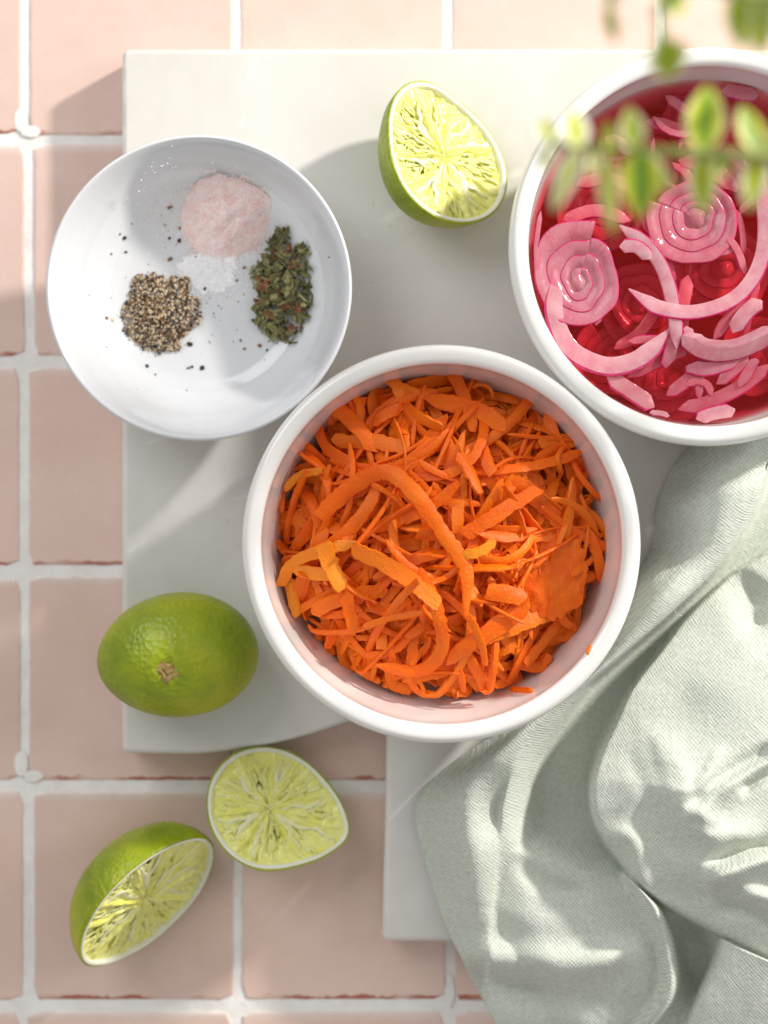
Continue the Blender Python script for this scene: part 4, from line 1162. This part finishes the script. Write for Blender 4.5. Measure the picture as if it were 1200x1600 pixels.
    z -= ridge([(800, 1330), (850, 1380), (930, 1400)], 16, 0.003, 0.3) + ridge([(720, 1500), (790, 1540), (880, 1550)], 12, 0.003, 0.3)
    z += np.where(A > 4, 1, 0) * (ridge([(930, 1020), (860, 1080), (760, 1190), (700, 1230)], 9, 0.002, 0.3) - ridge([(1090, 840), (1040, 900), (960, 980), (880, 1060)], 12, 0.0025, 0.3))
    # E: narrow fold running down out of B, D: sheet at the lower right
    E, tE = pdist(sp([(985, 1340), (1030, 1430), (1052, 1500), (1048, 1555), (1000, 1620), (950, 1700)]))
    zF = 0.031 * np.interp(tE, [0, 0.2, 0.5, 0.75, 1], [1.0, 1.0, 0.9, 0.7, 0.45]) * np.where(E > 0, gauss(E / 30), gauss(E / 13))
    zF *= ss((PY - 1340) / 40)
    Dd, tD = pdist(sp([(1150, 1400), (1126, 1458), (1112, 1500), (1085, 1560), (1060, 1620), (1020, 1740)]))
    Di = -Dd
    zD_ = ss((Di + 8) / 16) * (0.027 + 0.009 * np.sqrt(np.clip(Di / 90, 0, 1))) * ss((PY - 1395) / 30)
    low = np.maximum(np.maximum(z, zF + val * 0.3), zD_)
    gap = lump(1085, 1490, 34, 75, -0.3, 0.022)
    low = np.maximum(low - np.where(Di < 0, gap, 0), 0.001)
    z = low * (1 - inside) + np.maximum(zB + fb * inside, low * 0.6) * inside
    # small crumples
    rs = np.random.RandomState(3)
    def fieldnoise(nx, ny, amp):
        gN = rs.randn(ny, nx); yi = (PY - 640) / 1080 * (ny - 4) + 1; xi = (PX - 640) / 720 * (nx - 4) + 1
        y0 = np.floor(yi).astype(int); x0 = np.floor(xi).astype(int); fy, fx = yi - y0, xi - x0
        fy, fx = fy * fy * (3 - 2 * fy), fx * fx * (3 - 2 * fx)
        return amp * ((gN[y0, x0] * (1 - fx) + gN[y0, x0 + 1] * fx) * (1 - fy) + (gN[y0 + 1, x0] * (1 - fx) + gN[y0 + 1, x0 + 1] * fx) * fy)
    edge = ss(dO / 40)
    rdg = lambda q: np.exp(-(q / 0.28) ** 2)
    z = z + edge * (fieldnoise(7, 10, 0.0005) + fieldnoise(18, 26, 0.00022) + 0.0005 * rdg(fieldnoise(7, 9, 1.0)) * ss(fieldnoise(6, 8, 1.0)) + 0.0003 * rdg(fieldnoise(13, 17, 1.0)) * ss(fieldnoise(8, 10, 1.0)))
    # light smoothing
    for _ in range(3):
        zp = np.pad(z, 1, mode='edge')
        z = (zp[:-2, 1:-1] + zp[2:, 1:-1] + zp[1:-1, :-2] + zp[1:-1, 2:] + 2 * z) / 6
    z = np.maximum(z, 0.0008) + floor
    # stay clear of the bowls' walls
    # lean the free edges out over the hollows
    shB = gauss((Bi - 8) / 16) * 16 * np.interp(tB, [0, 0.1, 0.5, 0.62, 0.8, 1], [0.5, 1, 1, 0.7, 1, 1])
    gy, gx = np.gradient(B); gl = np.hypot(gx / (PX[:, 1:2] - PX[:, :1]), gy / 2.7) + 1e-6
    sx = (gx / (PX[:, 1:2] - PX[:, :1])) / gl * shB; sy = (gy / 2.7) / gl * shB
    shA = gauss((A - 6) / 12) * 9 * np.interp(tA, [0, 0.75, 0.9], [1, 1, 0])
    gy2, gx2 = np.gradient(A); gl2 = np.hypot(gx2 / (PX[:, 1:2] - PX[:, :1]), gy2 / 2.7) + 1e-6
    sx -= (gx2 / (PX[:, 1:2] - PX[:, :1])) / gl2 * shA; sy -= (gy2 / 2.7) / gl2 * shA
    X = PX + sx; Y = PY + sy
    k = (D - z) / D
    wx, wy = (X - 600) / PXM * k, (800 - Y) / PXM * k
    co = np.stack([wx, wy, z], -1)
    # keep off the bowls
    for b in (cb, ob):
        dx, dy = co[..., 0] - b.x, co[..., 1] - b.y; rr = np.hypot(dx, dy)
        pr = np.array([p for p in bowl_prof[:len(bowl_prof) // 2]])
        lim = np.interp(rr, pr[15:, 0], pr[15:, 1], right=1.0, left=0.0) + b.z - 0.0022
        co[..., 2] = np.where(rr < 0.0700, np.minimum(co[..., 2], np.maximum(lim, 0.0192)), co[..., 2])
    su = np.linalg.norm(np.diff(co, axis=1), axis=2); UU = np.concatenate([np.zeros((nv, 1)), np.cumsum(su, 1)], 1)
    mid = nu // 2
    sv = np.linalg.norm(np.diff(co, axis=0), axis=2); VV = np.concatenate([np.zeros((1, nu)), np.cumsum(sv, 0)], 0)
    UU = UU + (left - 645) / PXM
    verts = co.reshape(-1, 3).tolist(); faces = []
    for i in range(nv - 1):
        for j in range(nu - 1):
            a = i * nu + j; faces.append((a, a + nu, a + nu + 1, a + 1))
    me = mesh('napkin', verts, faces, M['linen'])
    uvl = me.uv_layers.new(name='UVMap')
    idx = np.empty(len(me.loops), dtype=np.int64); me.loops.foreach_get('vertex_index', idx)
    c, s = math.cos(0.35), math.sin(0.35)
    zs = z - floor
    for _ in range(12):
        zp = np.pad(zs, 4, mode='edge'); zs = (zp[:-8, 4:-4] + zp[8:, 4:-4] + zp[4:-4, :-8] + zp[4:-4, 8:] + zs) / 5
    gx_, gy_ = wx + 0.15 * zs, wy + 0.15 * zs
    cr, sr = math.cos(0.42), math.sin(0.42)
    u0 = (gx_ * cr - gy_ * sr).reshape(-1)[idx]; v0 = (gx_ * sr + gy_ * cr).reshape(-1)[idx]
    uvl.data.foreach_set('uv', np.stack([u0 * c - v0 * s, u0 * s + v0 * c], -1).astype(np.float32).reshape(-1))
    o = link('napkin', me)
    so = o.modifiers.new('thickness', 'SOLIDIFY'); so.thickness = 0.0007; so.offset = -1
    for pts in ([(1118, 884, .0), (1128, 902, .004), (1138, 908, .003), (1148, 916, -.002)], [(1096, 902, 0), (1106, 910, .003), (1112, 920, .002)], [(1048, 946, 0), (1058, 960, .003), (1066, 962, .001)]):
        ps = catmull([W(px, py, 0.058 + dz) for px, py, dz in pts], 12); tv, tf = [], []
        for i, p in enumerate(ps):
            for q in range(5): tv.append(p + Vector((math.cos(q * 1.2566), math.sin(q * 1.2566), math.sin(q * 1.2566 + 1))) * 0.00011)
        for i in range(11):
            for q in range(5): tf.append((i * 5 + q, i * 5 + (q + 1) % 5, i * 5 + 5 + (q + 1) % 5, i * 5 + 5 + q))
        link('loose_thread', mesh('loose_thread', tv, tf, M['linen']), o)
    tag(o, 'crumpled sage green linen napkin lying in deep folds beside the bowls', 'napkin')
napkin()

# ================================================================== HERB OVERHANGING THE BOWL
rg = random.Random(31)
PZ = 0.24
pot_c = Vector((0.285, 0.135, 0.0))
plant = tag(empty('potted_herb', pot_c), 'variegated herb with pale edged green leaves hanging blurred above the onion bowl', 'plant')
v, f = lathe(smooth_profile([(0, 0.0), (0.030, 0.0), (0.034, 0.002), (0.042, 0.062), (0.046, 0.064), (0.046, 0.076), (0.043, 0.076), (0.041, 0.066), (0.0, 0.066)], 40), 48)
link('pot', mesh('pot', v, f, M['pot']), plant)
v, f = lathe([(0.0, 0.070), (0.02, 0.0705), (0.0405, 0.068)], 40)
link('soil', mesh('soil', v, f, M['soil']), plant)
def leaf_mesh(L, w, curl, seed):
    n, m = 12, 6; v, uv, f = [], [], []
    for i in range(n + 1):
        t = i / n; hw = w / 2 * (math.sin(math.pi * min(1, t ** 0.75)) ** 0.8 if 0 < t < 1 else 0.0) + 0.00025
        for j in range(m + 1):
            q = j / m * 2 - 1
            v.append((q * hw, t * L, -curl * L * t * t + 0.22 * hw * abs(q) + 0.0004 * mnoise.noise(Vector((q * 2, t * 4, seed)))))
            uv.append((j / m, t))
    for i in range(n):
        for j in range(m):
            a = i * (m + 1) + j; f.append((a, a + 1, a + m + 2, a + m + 1))
    me = mesh('leaf', v, f, M['leaf'])
    l = me.uv_layers.new(name='UVMap')
    for k, lp in enumerate(me.loops): l.data[k].uv = uv[lp.vertex_index]
    return me
leaf_pool = [leaf_mesh(1.0, r_, c_, i) for i, (r_, c_) in enumerate(((0.5, 0.1), (0.42, 0.2), (0.6, 0.05), (0.48, 0.25), (0.36, 0.1)))]
def tube(pts, r0, r1, n=7):
    v, f = [], []
    for i, p in enumerate(pts):
        T = (pts[min(i + 1, len(pts) - 1)] - pts[max(i - 1, 0)]).normalized()
        a = T.cross(Vector((0.3, 0.2, 1))).normalized(); b = T.cross(a); r = r0 + (r1 - r0) * i / (len(pts) - 1)
        for j in range(n):
            an = 2 * math.pi * j / n; v.append(p + (a * math.cos(an) + b * math.sin(an)) * r)
    for i in range(len(pts) - 1):
        for j in range(n):
            k = (j + 1) % n; f.append((i * n + j, (i + 1) * n + j, (i + 1) * n + k, i * n + k))
    f.append(tuple(reversed(range(n)))); f.append(tuple(range((len(pts) - 1) * n, len(pts) * n)))
    return v, f
def stem(pts, r0=0.0020, r1=0.0010):
    sp_ = catmull(pts, 40)
    v, f = tube([p - pot_c for p in sp_], r0, r1)
    return link('stem', mesh('stem', v, f, M['stalk']), plant), sp_
def leaf(st, base, tip, ratio=0.5, roll=0.0, k=None):
    d = tip - base; L = d.length; y = d.normalized()
    up = Vector((0, 0, 1)); x = y.cross(up).normalized(); zz = x.cross(y)
    mrot = Matrix((x, y, zz)).transposed() @ Matrix.Rotation(roll, 3, 'Y')
    me = leaf_pool[rg.randrange(5) if k is None else k]
    o = link('leaf', me, st, base - pot_c)
    sc_ = ratio / (0.5, 0.42, 0.6, 0.48, 0.36)[leaf_pool.index(me)] * 1.02
    o.rotation_mode = 'QUATERNION'; o.rotation_quaternion = mrot.to_quaternion(); o.scale = (L * sc_, L, L)
    return o
P = lambda x, y, z=PZ: W(x, y, z)
soil_p = pot_c + Vector((0, 0, 0.069))
# main stem reaching in over the bowl
s1, p1 = stem([soil_p + Vector((-0.006, 0, 0)), P(1640, 250, 0.16), P(1420, 250, 0.235), P(1200, 242, 0.254), P(1095, 240, 0.252), P(1000, 235, 0.249), P(905, 230, 0.244), P(858, 222, 0.241)])
L_ = [((905, 232), (876, 340), .36, .2), ((900, 232), (908, 172), .6, .1), ((950, 240), (960, 362), .26, .5), ((1000, 235), (1012, 338), .62, .0), ((1000, 236), (1040, 320), .40, .6), ((995, 232), (985, 172), .55, -.3),
      ((1095, 240), (1088, 348), .46, .1), ((1098, 238), (1102, 130), .46, -.2), ((1095, 240), (1140, 260), .5, .2), ((1185, 240), (1186, 320), .55, .1), ((1182, 238), (1168, 165), .55, .3), ((862, 223), (842, 190), .5, 0), ((860, 224), (850, 270), .4, .3),
      ((1185, 240), (1225, 200), .6, 0), ((955, 238), (940, 190), .45, .2), ((1140, 241), (1128, 290), .45, .3), ((930, 234), (925, 275), .4, 0), ((1290, 246), (1290, 330), .5, 0), ((1290, 246), (1300, 160), .5, 0), ((1380, 250), (1360, 340), .5, 0), ((1380, 250), (1400, 160), .5, 0)]
for a, b, q, ro in L_: b = (b[0] + rg.uniform(-14, 14), b[1] + rg.uniform(-12, 8)); leaf(s1, P(*a, 0.252), P(*b, 0.252 + rg.uniform(-0.006, 0.004)), q, ro)
# second stem behind, entering at the top edge
s2, p2 = stem([soil_p + Vector((0.004, 0.006, 0)), P(1560, 60, 0.19), P(1320, -20, 0.27), P(1180, -10, 0.285), P(1090, -25, 0.285), P(1030, 10, 0.28), P(1040, 70, 0.277)])
for a, b, q, ro in [((1040, 60), (1050, 130), .9, .0), ((1038, 30), (1022, 80), .35, .3), ((1036, 8), (1030, -35), .7, 0), ((1036, 15), (1075, 0), .5, 0), ((1150, -12), (1160, 75), .55, .2), ((1180, -10), (1192, 90), .6, 0), ((1200, -8), (1215, 55), .6, .3), ((1090, -25), (1080, -80), .5, 0), ((1240, -10), (1235, -80), .5, 0)]:
    leaf(s2, P(*a, 0.281), P(*b, 0.277 + rg.uniform(-0.006, 0.004)), q, ro)
# third, higher, farther off focus
s3, p3 = stem([soil_p + Vector((0, 0.012, 0)), P(1400, -120, 0.22), P(1180, -160, 0.28), P(1010, -70, 0.28), P(950, 10, 0.275)])
for a, b, q, ro in [((950, 8), (962, 70), .35, .4), ((955, 0), (925, -50), .4, 0), ((1010, -70), (960, -110), .5, 0), ((1010, -70), (1060, -110), .5, 0), ((1180, -160), (1170, -240), .5, 0), ((1180, -160), (1200, -80), .5, 0)]:
    leaf(s3, P(*a, 0.276), P(*b, 0.272), q, ro)

# bushier growth of the same plant, added unseen at upper right to shade dish
for tip_, n_ in (((0.300, 0.318, 0.262), 9), ((0.335, 0.345, 0.272), 8), ((0.265, 0.285, 0.250), 8)):
    tp = Vector(tip_)
    st, ps_ = stem([soil_p + Vector((rg.uniform(-0.012, 0.012), rg.uniform(0, 0.014), 0)), pot_c + Vector((0.02, 0.05, 0.15)), (pot_c + Vector((0.02, 0.05, 0.15))).lerp(tp, 0.55) + Vector((0, 0, 0.025)), tp])
    for q in range(n_):
        b = ps_[39 - int(q * 1.9)]
        for sd in (-1, 1):
            a_ = rg.uniform(0.4, 1.3) * sd + 0.9
            leaf(st, b, b + Vector((math.cos(a_), math.sin(a_), rg.uniform(-0.5, 0.3))).normalized() * rg.uniform(0.016, 0.026), 0.55, rg.uniform(-0.4, 0.4))
